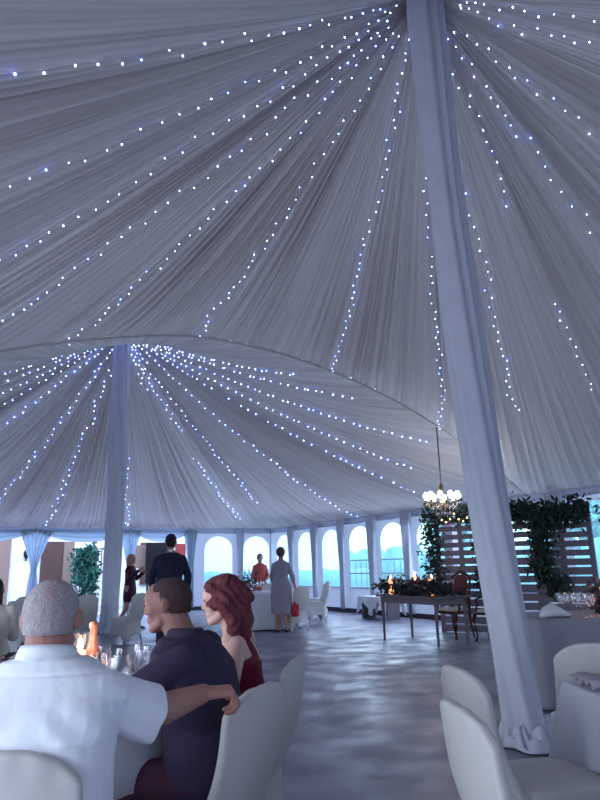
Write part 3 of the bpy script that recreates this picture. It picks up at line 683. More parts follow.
# ---------------------------------------------------------------- glasses, candles, bottles, plates
gl = empty('wine_glass', (0, 0, 0), label='x', cat='glass')
g = G(); g.lathe([(.034, 0), (.033, .003), (.006, .006), (.004, .02), (.004, .085), (.012, .095), (.034, .115), (.041, .145), (.037, .185), (.033, .205)], n=18, cap=True); del g.f[-1]; del g.m[-1]; mk('bowl', g, M_THIN, gl)
def ranked(spots, fn):
    sp = sorted(spots, key=lambda p: p[0]/p[1]); n = len(sp)
    for i, p in enumerate(sp): fn(i, p, 'leftmost' if i == 0 else 'rightmost' if i == n-1 else ordn[i]+' from the left')
first = True
def glass(x, y, z, label, group, s=1.):
    global first
    o = gl if first else copy_tree(gl); first = False
    o.location = (x, y, z); o.scale = (s, s, s); o.rotation_euler = (0, 0, random.uniform(0, 6)); o['label'] = label; o['group'] = group; return o
tz = .752; gg = 'empty wine glasses clustered on the near left table'; r = random.Random(4)
spots = []
for _ in range(400):
    x = -.87+r.uniform(-.17, .17); y = 3.03+r.uniform(-.27, .25)
    if all(math.hypot(x-a, y-b2) > .09 for a, b2 in spots): spots.append((x, y))
    if len(spots) >= 13: break
ranked(spots, lambda i, p, w_: glass(p[0], p[1], tz, 'empty stemmed wine glass clustered on the near left table, '+w_, gg))
gg = 'glasses on the table right of the pole'; spots = []
for _ in range(400):
    x = 2.70+r.uniform(-.17, .15); y = 6.60+r.uniform(-.2, .35)
    if all(math.hypot(x-a, y-b2) > .075 for a, b2 in spots): spots.append((x, y))
    if len(spots) >= 12: break
ranked(spots, lambda i, p, w_: glass(p[0], p[1], tz, 'stemmed glass on the grey-clothed table, '+w_, gg, 1.05))
gg = 'glasses on the table beside the standing woman'; spots = []
for _ in range(400):
    x = -.85+r.uniform(-.4, .5); y = 14.6+r.uniform(-.35, .3)
    if all(math.hypot(x-a, y-b2) > .1 for a, b2 in spots): spots.append((x, y))
    if len(spots) >= 12: break
ranked(spots, lambda i, p, w_: glass(p[0], p[1], tz, 'glass on the far table beside the lavender woman, '+w_, gg, 1.15))
ranked(((-4.55, 13.25), (-4.7, 13.4), (-4.85, 13.15), (-4.62, 13.6), (-4.95, 13.5)), lambda i, p, w_: glass(p[0], p[1], tz, 'glass on the table left of the far pole, '+w_, 'glasses on the table left of the far pole', 1.15))

def candle(x, y, z, r, h, label, group='lit candles in glass holders', holder=True, light=.0):
    root = empty('candle', (x, y, z), label=label, cat='candle', group=group)
    g = G(); g.lathe([(r*.96, .004), (r, .01), (r, h*.96), (r*.85, h), (r*.3, h*.97)], n=16); mk('wax', g, M_WAX, root)
    g = G(); g.lathe([(.002, h), (.014, h+.014), (.012, h+.034), (.001, h+.062)], n=8); mk('flame', g, M_FLAME, root)
    if holder: g = G(); g.lathe([(r*1.35, 0), (r*1.4, .01), (r*1.45, h+.07)], n=20, cap=False); mk('holder', g, M_THIN, root)
    if light:
        l = bpy.data.lights.new('candle_light', 'POINT'); l.energy = light; l.color = (1, .6, .35); l.shadow_soft_size = .03; lo = bpy.data.objects.new('candle_light', l); scene.collection.objects.link(lo); lo.parent = root; lo.location = (0, 0, h+.12)
    return root
candle(-.985, 2.96, tz, .030, .215, 'lit pillar candle on the near left table beside the grey-haired man', light=1.6)
candle(-.915, 2.90, tz, .022, .14, 'small slim lit candle at the foot of the bottle', light=.5)
candle(-1.325, 2.90, tz, .028, .05, 'white votive candle left of the grey-haired man\'s neck', light=0)
bt = empty('champagne_bottle', (-.985, 3.0, tz), label='champagne bottle with rose gold foil neck on the near left table', cat='bottle')
bt.location = (-.935, 2.98, tz)
g = G(); g.lathe([(.043, 0), (.045, .01), (.045, .15), (.038, .19), (.024, .225)], n=20); mk('bottle_body', g, M_BOTTLE, bt)
g = G(); g.lathe([(.040, .185), (.026, .222), (.018, .26), (.016, .30), (.020, .305), (.020, .325), (.010, .332)], n=16); mk('foil_neck', g, M_FOIL, bt)
g = G(); g.lathe([(.0462, .05), (.0462, .13)], n=20, cap=False); mk('bottle_label', g, M_FOIL, bt)
def plate(x, y, z, r, label): g = G(); g.lathe([(r*.6, .002), (r*.65, .006), (r, .018), (r*.98, .021), (r*.6, .009), (.01, .008)], n=28); return meta(mk('plate', g, M_PORC, None, (x, y, z)), label, 'plate')
plate(-.86, 2.62, tz, .12, 'white plate on the near left table before the dark-shirted man')
# folded white napkin mound
g = G(); g.loft([((-.14, 0, .02), (0, .03, 0), (0, 0, .018)), ((-.10, 0, .05), (0, .08, 0), (0, 0, .048)), ((-.02, .01, .07), (0, .10, .0), (0, 0, .067)), ((.06, 0, .045), (0, .09, 0), (0, 0, .043)), ((.13, 0, .02), (0, .05, 0), (0, 0, .018))])
meta(mk('napkin', g, M_CLOTH, None, (2.40, 6.50, tz)), 'folded white napkin at the left end of the grey-clothed table', 'napkin')

def arrangement(x, y, z, rx, ry, h, label, seed, blooms, m=M_LEAF2, name='flower_arrangement', n=700, size=.045, rz=0, cat='flowers'):
    root = empty(name, (x, y, z), rz, label=label, cat=cat); r = random.Random(seed); g = G()
    pts = [(r.uniform(-rx, rx), r.uniform(-ry, ry), h*.45*(1+r.uniform(-.7, .7))) for _ in range(60)]; leaves(g, pts, size, n, seed, 0, h*.22)
    g.v = [(a, b_, max(.003, c)) for a, b_, c in g.v]; mk('foliage', g, m, root, recalc=False, smooth=False)
    for k in range(blooms):
        p = Vector((r.uniform(-rx, rx)*.95, r.uniform(-ry, ry)*1.0, h*r.uniform(.35, .95))); gb = G(); br = r.uniform(.022, .036)
        for q in range(3):
            for a in range(5+q):
                t = 2*PI*a/(5+q)+q; rot = Matrix.Rotation(t, 3, 'Z') @ Matrix.Rotation(.9-.35*q, 3, 'Y'); gb.ell(p+Vector((math.cos(t), math.sin(t), .2*q))*br*(.75-.25*q), (br*.30, br*.45, br*.62), rot, 6)
        mk('bloom', gb, M_ROSE if r.random() < .45 else M_PALEBL, root)
    return root
arrangement(-1.37, 3.10, tz, .10, .12, .17, 'dark foliage centrepiece with red bloom at the left edge of the near table', 5, 4, n=260, size=.035)
arrangement(3.10, 6.80, tz, .17, .16, .32, 'dark flower arrangement behind the candle on the grey-clothed table', 6, 9, n=500)
candle(2.90, 6.47, tz, .035, .20, 'lit candle at the right end of the grey-clothed table', light=1.2)
candle(2.99, 6.52, tz, .030, .24, 'taller lit candle beside the flowers on the grey-clothed table', light=.8)
arrangement(-1.25, 14.55, tz, .12, .12, .42, 'dark leafy centrepiece on the far table left of the glasses', 8, 3, n=260, size=.05)
candle(-4.75, 12.98, tz, .03, .15, 'lit candle on the table left of the far pole', light=.5)

# ---------------------------------------------------------------- sweetheart table with garland
hc = Vector((2.0, 11.5, 0)); HR = ANG_U
ht = empty('head_table', hc, HR, label='slim-legged grey wooden table with a flower garland and candles', cat='table')
g = G(); g.box((0, 0, .745), (1.66, .74, .035)); mk('tabletop', g, M_TABLEW, ht, smooth=False, bevel=.006)
g = G()
for s in (-1, 1): g.box((0, s*.31, .68), (1.44, .025, .1)); g.box((s*.71, 0, .68), (.025, .6, .1))
mk('apron', g, M_TABLEW, ht, smooth=False)
for sx in (-1, 1):
    for sy in (-1, 1): g = G(); g.lathe([(.016, 0), (.02, .02), (.03, .6), (.034, .73)], (sx*.70, sy*.31, 0), 12); mk('leg', g, M_TABLEW, ht)
arrangement(hc.x-.12, hc.y-.02, .764, .90, .22, .26, 'long dark garland with pale roses lying along the slim-legged table', 9, 30, name='garland', n=1900, size=.055, rz=HR, cat='garland')
def HT(a, b_): return hc + UU*a + Vector((.8660254, .5, 0))*b_
for i, (a, b_, h, r_, lb, li) in enumerate(((-.60, -.18, .27, .05, 'leftmost in a tall glass', 2.5), (-.30, .12, .32, .04, 'tallest, at the middle', 2), (.10, -.05, .16, .03, 'lowest, right of the middle', 1), (.52, -.2, .28, .055, 'rightmost, brightest', 3))):
    p = HT(a, b_); candle(p.x, p.y, .764, r_, h, 'lit pillar candle on the slim-legged table, '+lb, 'pillar candles on the slim-legged table', light=li)
# draped low bench by the wall
bn = empty('draped_bench', W(7.2, .72, 0), ANG_U, label='low bench swathed in white cloth by the wall behind the slim-legged table', cat='bench')
g = G(); g.box((0, 0, .46), (1.15, .4, .05)); mk('seat', g, M_TABLEW, bn, smooth=False)
for s in (-1, 1): g = G(); g.box((s*.5, 0, .22), (.06, .36, .44)); mk('leg', g, M_TABLEW, bn, smooth=False)
P = []
for i in range(12):
    f = i/11; P.append([((j/50-.5)*1.2, .24*(1 if YS > 0 else 1)+.03*math.sin(j*.9)+.05*f, .52-.44*f+.30*f*abs(math.sin(j*PI/25))**1.5) for j in range(51)])
P = [[(x, .0, .52) for x, y, z in P[0]]] + P
g = G(); g.grid(P); mk('cloth', g, M_CLOTH, bn, solid=.004)
P2 = [[(x, -y, z) for x, y, z in row] for row in P]; g = G(); g.grid(P2); mk('cloth', g, M_CLOTH, bn, solid=.004)

# two carved wooden chairs behind the head table
def carved_chair(loc, rz, label):
    root = empty('carved_chair', loc, rz, label=label, cat='chair', group='carved wooden chairs')
    g = G(); g.loft([((0, 0, .42), (.24, 0, 0), (0, .22, 0)), ((0, 0, .46), (.25, 0, 0), (0, .23, 0))], power=4); mk('seat_rail', g, M_MAHOG, root)
    g = G(); g.loft([((0, 0, .46), (.23, 0, 0), (0, .21, 0)), ((0, 0, .50), (.225, 0, 0), (0, .205, 0)), ((0, 0, .515), (.16, 0, 0), (0, .15, 0))], power=4); mk('cushion', g, M_SEATF, root)
    for sx in (-1, 1):
        g = G(); g.tube([(sx*.21, .2, .44), (sx*.235, .225, .34), (sx*.22, .21, .2), (sx*.20, .2, .08), (sx*.215, .225, 0)], [.035, .034, .022, .016, .024], 8); mk('leg', g, M_MAHOG, root)
        g = G(); g.tube([(sx*.2, -.2, .44), (sx*.2, -.22, .2), (sx*.21, -.27, 0)], [.026, .02, .016], 8); mk('leg', g, M_MAHOG, root)
        g = G(); g.tube([(sx*.2, -.2, .44), (sx*.2, -.22, .7), (sx*.21, -.27, .98), (sx*.15, -.28, 1.07)], [.026, .022, .022, .018], 8); mk('back_post', g, M_MAHOG, root)
        g = G(); g.tube([(sx*.2, -.21, .68), (sx*.24, -.05, .69), (sx*.245, .1, .67), (sx*.235, .12, .46)], .018, 8); mk('armrest', g, M_MAHOG, root)
    g = G(); g.tube([(-.17, -.28, 1.05), (-.08, -.285, 1.09), (0, -.285, 1.12), (.08, -.285, 1.09), (.17, -.28, 1.05)], [.02, .026, .034, .026, .02], 8); mk('top_rail', g, M_MAHOG, root)
    g = G(); g.loft([((0, -.215, .56), (.15, 0, 0), (0, .018, 0)), ((0, -.235, .75), (.17, 0, 0), (0, .02, 0)), ((0, -.27, .98), (.15, 0, 0), (0, .018, 0)), ((0, -.28, 1.06), (.07, 0, 0), (0, .012, 0))], power=2.6); mk('back_panel', g, M_MAHOG, root)
    return root
cc = carved_chair((2.62, 11.95, 0), face(-.8, -.6), 'carved dark wooden armchair at the slim-legged table, the left one')
dup(cc, (3.15, 11.35, 0), face(-.75, -.65), 'carved dark wooden armchair beside the near pole, the right one', 'carved wooden chairs')

# pallet screens
def pallet(loc, rz, w, h, np_, label, seed, skew=0):
    root = empty('pallet_screen', loc, rz, label=label, cat='screen', group='plank screens'); r = random.Random(seed)
    for s in (-.47, 0, .47): g = G(); g.box((s*w, .05, h/2), (.08, .06, h)); mk('post', g, M_WOOD, root, smooth=False)
    pitch = h/np_
    for k in range(np_):
        g = G(); ww = w*r.uniform(.97, 1.02); g.box((0, 0, pitch*(k+.5)), (ww, .022, pitch*(.80 if k < np_*.55 else .66)*r.uniform(.9, 1.08)), rot=Matrix.Rotation(r.uniform(-.008, .008), 3, 'Y')); mk('plank', g, M_WOOD, root, smooth=False)
    return root
PR = math.radians(-38)
pallet((3.03, 12.75, 0), PR+.1, 1.0, 2.3, 15, 'left plank screen with open gaps, behind the carved chairs', 1)
pallet((3.64, 11.62, 0), PR, 1.1, 2.25, 15, 'middle plank screen, mostly behind the near pole', 2)
pallet((4.33, 11.05, 0), PR, .98, 2.2, 15, 'right plank screen at the end by the bright window', 3)
def ivy(path, n, size, spread, label, seed, m=M_LEAF):
    root = empty('ivy_garland', path[0], 0, label=label, cat='garland', group='leafy garlands on the plank screens'); r = random.Random(seed); b0 = Vector(path[0]); pts = []
    for a, b_ in zip(path[:-1], path[1:]):
        for k in range(14): pts.append(Vector(a).lerp(Vector(b_), k/14)-b0)
    g = G(); leaves(g, pts, size, n, seed, 0, spread); mk('foliage', g, m, root, recalc=False, smooth=False)
    g = G(); g.tube(pts, .012, 5); mk('stem', g, M_DOORW, root); return root
ivy([(2.55, 12.95, .9), (2.53, 12.95, 1.6), (2.52, 12.95, 2.25), (2.9, 12.68, 2.25), (3.38, 12.3, 2.12)], 1300, .06, .10, 'leafy garland down the left side and over the left plank screen', 1)
ivy([(3.33, 12.3, 2.2), (3.3, 12.3, 1.7), (3.33, 12.3, 1.2), (3.3, 12.3, .8)], 700, .055, .08, 'leafy garland down the right side of the left plank screen', 2)
ivy([(3.25, 11.85, 2.1), (3.64, 11.5, 2.14), (4.05, 11.15, 2.02), (4.35, 10.95, 1.98), (4.68, 10.7, 2.14)], 1900, .065, .11, 'thick leafy garland along the tops of the right plank screens', 3)
ivy([(4.08, 11.15, 2.0), (4.02, 11.15, 1.5), (4.0, 11.15, 1.1), (4.2, 10.95, .8)], 1200, .06, .10, 'leafy garland hanging down between the right plank screens', 4)
light_pts = [(2.62+.07*i, 12.8-.05*i, 2.2-.16*abs(math.sin(i*.8))) for i in range(11)]
root = empty('warm_light_string', light_pts[0], 0, label='warm yellow fairy lights woven in the garland of the left plank screen', cat='string lights')
MW = mat('warm_bulb', (255, 220, 150), .4, 0, 5, emit=(255, 214, 140), estr=8)
for p in light_pts: g = G(); g.ell((p[0]-light_pts[0][0], p[1]-light_pts[0][1]-.12, p[2]-light_pts[0][2]), (.014, .014, .014), n=8); mk('bulb', g, MW, root)

# ---------------------------------------------------------------- people
def V(*a): return Vector(a)
def head(g, c, fwd, up=V(0, 0, 1), s=1., ears=True, face=True):
    """c = centre of the cranium"""
    f = Vector(fwd).normalized(); r = f.cross(Vector(up)).normalized(); u = r.cross(f); M = Matrix((r, f, u)).transposed(); c = Vector(c)
    def T(x, y, z): return c + M @ (V(x, y, z)*s)
    def e(p, rad, rot=None): g.ell(T(*p), [q*s for q in rad], M @ rot if rot is not None else M)
    e((0, -.008, .012), (.077, .098, .088)); e((0, .03, -.045), (.058, .062, .075)); e((0, .035, .02), (.066, .068, .07))
    g.cap(T(0, .055, -.098), T(0, .072, -.10), .026*s, .02*s)
    g.cap(T(-.048, .02, -.075), T(-.012, .07, -.105), .022*s, .02*s); g.cap(T(.048, .02, -.075), T(.012, .07, -.105), .022*s, .02*s)
    if face:
        g.cap(T(0, .090, .012), T(0, .104, -.032), .008*s, .011*s); g.ell(T(-.010, .095, -.036), (.008*s,)*3); g.ell(T(.010, .095, -.036), (.008*s,)*3)
        for q in (-1, 1):
            g.cap(T(q*.014, .094, .022), T(q*.046, .078, .020), .008*s, .007*s); g.ell(T(q*.030, .082, .002), (.0125*s, .0125*s, .009*s))
            e((q*.036, .058, -.03), (.026, .028, .03))
        e((0, .078, -.066), (.030, .020, .026)); e((0, .093, -.061), (.020, .008, .005)); e((0, .091, -.070), (.017, .008, .005))
    if ears:
        for q in (-1, 1): e((q*.083, -.010, -.014), (.010, .021, .033), Matrix.Rotation(-q*.55, 3, 'Z'))
    return T, M
def hand(g, w, d, palm, thumb, curl=.5, s=1., spread=0.):
    """w wrist, d pointing direction, palm normal, thumb = sideways direction of the thumb"""
    w = Vector(w); d = Vector(d).normalized(); t = Vector(thumb); t = (t-d*t.dot(d)).normalized(); n = Vector(palm); n = (n-d*n.dot(d)-t*n.dot(t)).normalized()
    g.loft([(w-d*.01*s, t*.026*s, n*.019*s), (w+d*.03*s, t*.036*s, n*.017*s), (w+d*.088*s, t*.041*s, n*.013*s)], n=16)
    for k, (o, L_) in enumerate(((.030, .92), (.0105, 1.0), (-.0105, .94), (-.030, .76))):
        p = w+d*(.085-.004*abs(k-1.3))*s + t*o*s; a = 0
        for q, (ln, r1, r2) in enumerate(((.046, .0100, .0088), (.028, .0088, .0080), (.021, .0080, .0068))):
            a += curl*(1.0, 1.15, .8)[q]; dd = (d*math.cos(a)+n*math.sin(a)+t*spread*o*8).normalized(); p2 = p+dd*ln*L_*s; g.cap(p, p2, r1*s, r2*s, n=10); p = p2
    p = w+d*.022*s+t*.03*s
    for ln, r1, r2, di in ((.042, .014, .0115, d*.62+t*.72+n*.3), (.032, .0115, .010, d*.85+t*.25+n*.5), (.024, .010, .0082, d*.85-t*.05+n*.55)):
        p2 = p+di.normalized()*ln*s; g.cap(p, p2, r1*s, r2*s, n=10); p = p2
def limb(g, a, b_, c, r, grow=0.):
    g.cap(a, b_, r[0]+grow, r[1]+grow); g.cap(b_, c, r[1]+grow, r[2]+grow)
def torso(g, P, N_, f, r, secs, grow=0.):
    """secs: (t along pelvis->neck, half width, half depth, forward shift)"""
    g.loft([(P.lerp(N_, t)+f*s_, r*(w+grow), f*(d+grow)) for t, w, d, s_ in secs])
MALE = [(-.18, .10, .07, 0), (-.12, .165, .115, 0), (.05, .175, .12, -.005), (.28, .160, .105, -.005), (.55, .178, .115, -.01), (.75, .188, .112, -.01), (.88, .165, .085, 0), (.97, .09, .062, .0), (1.04, .055, .055, .005)]
FEM = [(-.18, .10, .07, 0), (-.12, .165, .115, 0), (.05, .168, .118, -.005), (.30, .125, .09, -.005), (.55, .145, .10, .01), (.75, .158, .095, 0), (.88, .135, .07, 0), (.97, .07, .05, 0), (1.04, .045, .045, .005)]
def sub(o, *ps): return [Vector(p)-o for p in ps]
def face_paint(T, s=1.):
    el, er, mo = (np.array(T(q*.030, .092, .002)) for q in (-1, 1)), None, np.array(T(0, .099, -.0655)); el = list(el)
    def f(ce):
        i = np.zeros(len(ce), int)
        for e in el: i[np.linalg.norm((ce-e)*[1, 1, 1.35], axis=1) < .0095*s] = 1
        i[(np.linalg.norm(ce-mo, axis=1) < .016*s)] = 2
        return i
    return f

# --- grey-haired man in a white shirt, seen from behind
O = V(-.72, 1.90, 0)
P, N_, H = sub(O, (-.715, 1.86, .58), (-.712, 1.88, 1.085), (-.718, 1.905, 1.183))
SR, ER, WR, SL, EL, WL = sub(O, (-.550, 1.88, .975), (-.430, 2.06, .90), (-.335, 2.215, .912), (-.88, 1.88, .975), (-1.00, 2.02, .82), (-.98, 2.25, .80))
f, r = V(0, 1, 0), V(1, 0, 0)
g = G(); torso(g, P, N_, f, r, MALE); g.cap(N_+V(0, -.005, -.04), H+V(0, -.02, -.05), .062, .060)
T, M3 = head(g, H, V(-.05, 1, -.05), s=.92)
limb(g, SR, ER, WR, (.055, .046, .030)); limb(g, SL, EL, WL, (.055, .044, .029)); g.cap(WR-(WR-ER).normalized()*.16, WR-(WR-ER).normalized()*.06, .044, .036)
hand(g, WR, V(.93, .30, .02), V(.0, .15, -1), V(-.2, 1, .1), curl=1.02, s=1.08); hand(g, WL, V(.35, .9, 0), V(0, 0, -1), V(1, 0, 0), curl=.3)
for s in (-1, 1): limb(g, P+V(s*.10, 0, -.02), V(s*.14, .44, .52), V(s*.15, .46, .10), (.085, .058, .042)); g.cap(V(s*.15, .44, .055), V(s*.16, .58, .035), .04, .032)
om = flesh('person', g, .0042, [M_SKIN, M_EYE, M_LIP], None, O, smooth=3, paint=face_paint(T))
meta(om, 'grey-haired man in a white short-sleeved shirt seen from behind, arm along the next chair', 'person')
g = G(); torso(g, P, N_, f, r, MALE[:8], .022); g.loft([(N_+V(0, 0, -.05), r*.12, f*.082), (N_+V(0, -.004, -.005), r*.078, f*.072)])
g.loft([(P+V(0, -.01, .06), r*.19, f*.150), (P+V(0, -.012, .16), r*.20, f*.160), (P+V(0, -.01, .30), r*.195, f*.145)])
for S_, E_, sg in ((SR, ER, 1), (SL, EL, -1)):
    d = (E_-S_).normalized(); a = d.cross(V(0, 0, 1)).normalized(); b_ = d.cross(a); e0 = S_.lerp(E_, 1.08)
    g.cap(S_-d*.03, S_+d*.02, .060, .064); g.loft([(S_-d*.03, a*.058, b_*.064), (S_.lerp(E_, .5)+V(0, 0, -.018), a*.062, b_*.078), (e0+V(0, 0, -.024), a*.064, b_*.085)], power=2)
def hem_cut(ce):
    k = np.ones(len(ce), bool)
    for S_, E_, sg in ((SR, ER, 1), (SL, EL, -1)):
        d = np.array((E_-S_).normalized()); q = ce-np.array(S_.lerp(E_, .80)); k &= ~((q @ d > 0) & (sg*ce[:, 0] > .16) & (np.linalg.norm(q, axis=1) < .2))
    return k
def shirt_def(co, no):
    co2 = folds(.006, 9, 4)(co, no); st = 1/(1+np.exp(-(co[:, 2]-1.040+.05*co[:, 0]**2)/.0022)); back = np.clip(-no[:, 1]*2, 0, 1); 
    diag = .004*np.sin((np.abs(co[:, 0])*.8+(co[:, 2]-.86))*60+8*co[:, 0])*np.clip((1.0-co[:, 2])/.06, 0, 1)*np.clip((co[:, 2]-.72)/.1, 0, 1)*np.clip(np.abs(co[:, 0])/.1, .2, 1)
    low = .010*np.sin(co[:, 0]*46+co[:, 2]*9)*np.clip((.80-co[:, 2])/.15, 0, 1)
    return co2+no*(((st*.003-.006*np.exp(-((co[:, 2]-1.040+.05*co[:, 0]**2)/.0035)**2))*back)+diag*back+low)[:, None]
sh = flesh('shirt', g, .0055, M_SHIRT, om, smooth=4, deform=shirt_def, keep=hem_cut, cuts=[(SR.lerp(ER, .80), (ER-SR).normalized(), .14), (SL.lerp(EL, .80), (EL-SL).normalized(), .14)]); sh.modifiers.new('solid', 'SOLIDIFY').thickness = .003
g = G(); n_ = 40; P_ = []
for i, (z, gr) in enumerate(((-.034, .082), (-.014, .076), (.004, .072), (.014, .070), (.017, .073), (.004, .078), (-.024, .088))):
    P_.append([N_+V(gr*.98*math.cos(2*PI*j/n_), -.006+gr*.95*math.sin(2*PI*j/n_), z-.012*math.sin(2*PI*j/n_)) for j in range(n_)])
g.grid(P_, wrap=True); mk('collar', g, M_SHIRT, sh, solid=.002)
g = G(); g.ell(T(0, -.012, .014), (.075, .094, .086), M3); g.ell(T(0, -.03, -.035), (.068, .072, .051), M3)
Hn = np.array(H); crown = np.array(T(.020, -.082, .052))
def keep_h(ce):
    q = (ce-Hn); z, y = q[:, 2], q[:, 1]
    return (z > -.048) & (y < .075) & ((z > -.012) | (y < -.004)) & ~((y > .045) & (z < .05))
def crown_paint(ce):
    w_ = np.sin(ce[:, 0]*311+ce[:, 2]*97)*np.sin(ce[:, 2]*263+ce[:, 1]*190)
    return ((np.linalg.norm((ce-crown)*[1, 1, .8], axis=1) + .012*w_) < .020).astype(int)
flesh('hair', g, .0045, [M_GREY, M_SCALP], om, smooth=2, keep=keep_h, paint=crown_paint, deform=folds(.0012, 60, 2))
g = G()
for s in (-1, 1): limb(g, P+V(s*.10, 0, -.01), V(s*.14, .44, .52), V(s*.15, .46, .12), (.097, .072, .058))
g.loft([(P+V(0, 0, -.1), r*.175, f*.13), (P+V(0, 0, .06), r*.185, f*.13)]); flesh('trousers', g, .008, M_TROUS, om)

# --- man in a dark shirt leaning on the table, in left profile
O = V(-.42, 2.62, 0)
P, N_, H = sub(O, (-.36, 2.62, .58), (-.475, 2.66, 1.055), (-.550, 2.68, 1.172))
SL, EL, WL, SR, ER, WR = sub(O, (-.445, 2.50, .970), (-.640, 2.45, .86), (-.80, 2.62, .80), (-.415, 2.84, .985), (-.62, 2.95, .83), (-.82, 2.84, .80))
f = V(-.95, .31, 0).normalized(); r = f.cross(V(0, 0, 1)); f2 = (f+V(0, 0, .18)).normalized()
g = G(); torso(g, P, N_, f, r, MALE); g.cap(N_+V(0, 0, -.05), H+f*-.025+V(0, 0, -.05), .060, .057)
T, M3 = head(g, H, V(-1, .12, -.10), s=.90)
limb(g, SL, EL, WL, (.05, .042, .028)); limb(g, SR, ER, WR, (.05, .042, .028))
hand(g, WL, V(-.9, .5, -.05), V(0, 0, -1), V(.3, .8, 0), curl=.35); hand(g, WR, V(-.9, -.2, -.05), V(0, 0, -1), V(.2, -.9, 0), curl=.35)
for s in (-1, 1): limb(g, P+r*(s*.10)+V(0, 0, -.03), P+r*(s*.11)+f*.40+V(0, 0, -.05), P+r*(s*.11)+f*.38+V(0, 0, -.48), (.085, .058, .042)); g.cap(P+r*(s*.11)+f*.38+V(0, 0, -.53), P+r*(s*.11)+f*.50+V(0, 0, -.545), .038, .032)
dm = flesh('person', g, .005, [M_SKIN3, M_EYE, M_LIP], None, O, smooth=3, paint=face_paint(T))
meta(dm, 'man in a dark shirt with cropped hair leaning on the table, face in left profile', 'person')
g = G(); torso(g, P, N_, f, r, MALE[:8], .024); g.loft([(N_+V(0, 0, -.06)-f*.02, r*.13, f*.088), (N_+V(0, 0, .0)-f*.005, r*.075, f*.07), (N_+V(0, 0, .02)-f*.005, r*.070, f*.066)])
g.ell(P.lerp(N_, .72)-f*.045, (.10, .10, .13))
for S_, E_, W_ in ((SL, EL, WL), (SR, ER, WR)): limb(g, S_, E_, E_.lerp(W_, .82), (.066, .060, .046)); 
g.loft([(P+V(0, 0, -.06), r*.20, f*.16), (P+V(0, 0, .08), r*.205, f*.155), (P+V(0, 0, .16), r*.19, f*.14)])
flesh('shirt', g, .006, M_DSHIRT, dm, smooth=5, deform=folds(.006, 10, 8))
g = G(); g.ell(T(0, -.012, .016), (.0725, .091, .082), M3); g.ell(T(0, -.035, -.03), (.064, .064, .046), M3); Hn = np.array(H); fa = np.array(V(-1, .12, -.1).normalized())
def keep_d(ce):
    q = ce-Hn; z = q[:, 2]; y = q @ fa; return (z > -.040) & ((z > .040-.0*y) | (y < .008)) & (y < .068) & ~((z < .0) & (y > -.022))
flesh('hair', g, .0045, M_BUZZ, dm, smooth=2, keep=keep_d, deform=folds(.001, 60, 2))
g = G()
for s in (-1, 1): limb(g, P+r*(s*.10)+V(0, 0, -.02), P+r*(s*.11)+f*.40+V(0, 0, -.05), P+r*(s*.11)+f*.38+V(0, 0, -.46), (.102, .074, .056))
g.loft([(P+V(0, 0, -.1), r*.185, f*.15), (P+V(0, 0, .05), r*.185, f*.14)]); flesh('trousers', g, .008, M_TROUS, dm, deform=folds(.004, 9, 3))

# --- woman in a sleeveless wine red dress
O = V(-.33, 3.25, 0)
P, N_, H = sub(O, (-.275, 3.25, .58), (-.345, 3.235, 1.015), (-.400, 3.235, 1.155))
SL, EL, WL, SR, ER, WR = sub(O, (-.315, 3.10, .955), (-.345, 2.995, .74), (-.56, 3.02, .785), (-.295, 3.375, .955), (-.40, 3.46, .79), (-.60, 3.36, .79))
f = V(-1, -.05, 0).normalized(); r = f.cross(V(0, 0, 1))
g = G(); torso(g, P, N_, f, r, FEM); g.cap(N_+V(0, 0, -.04), H+V(.02, 0, -.06), .046, .046)
T, M3 = head(g, H, V(-1, -.12, -.12), s=.92)
limb(g, SL, EL, WL, (.044, .036, .023)); limb(g, SR, ER, WR, (.044, .036, .023))
hand(g, WL, V(-.95, .2, -.03), V(0, 0, -1), V(.2, .8, 0), curl=.3, s=.9); hand(g, WR, V(-.95, -.2, -.03), V(0, 0, -1), V(.2, -.8, 0), curl=.3, s=.9)
for s in (-1, 1): limb(g, P+r*(s*.09)+V(0, 0, -.03), P+r*(s*.09)+f*.38+V(0, 0, -.06), P+r*(s*.09)+f*.36+V(0, 0, -.48), (.08, .052, .036)); g.cap(P+r*(s*.09)+f*.36+V(0, 0, -.53), P+r*(s*.09)+f*.48+V(0, 0, -.545), .033, .028)
rw = flesh('person', g, .005, [M_SKIN2, M_EYE, M_LIP], None, O, smooth=3, paint=face_paint(T, .95))
meta(rw, 'auburn-haired woman in a sleeveless wine red dress seated beyond the dark-shirted man', 'person')
g = G(); torso(g, P, N_, f, r, [(-.16, .17, .13, 0)]+FEM[1:5]+[(.68, .150, .098, 0), (.80, .118, .082, -.004), (.92, .085, .058, -.012), (.955, .06, .045, -.015)], .012)
g.loft([(P+V(0, 0, -.10), r*.19, f*.16), (P+V(0, 0, .0), r*.19, f*.16), (P+V(0, 0, .1), r*.17, f*.13)])
g.loft([(P+V(0, 0, -.04), r*.19, V(0, 0, .10)), (P+f*.22+V(0, 0, -.05), r*.19, V(0, 0, .09)), (P+f*.42+V(0, 0, -.07), r*.175, V(0, 0, .085))])
wed = np.array(sub(O, (-.200, 3.20, .93))[0])
def lace(ce):
    q = ce-wed; return ((np.abs(q[:, 1]+.25*(q[:, 2]))*1.0 < .012+.22*np.clip(-q[:, 2], 0, .06)) & (np.abs(q[:, 2]) < .05) & (q[:, 0] > -.06)).astype(int)
flesh('dress', g, .005, [M_REDDR, M_SKIN2], rw, smooth=4, paint=lace, deform=folds(.003, 14, 8))
g = G(); g.ell(T(0, -.015, .02), (.086, .106, .096), M3); g.ell(T(0, -.05, -.04), (.084, .070, .09), M3)
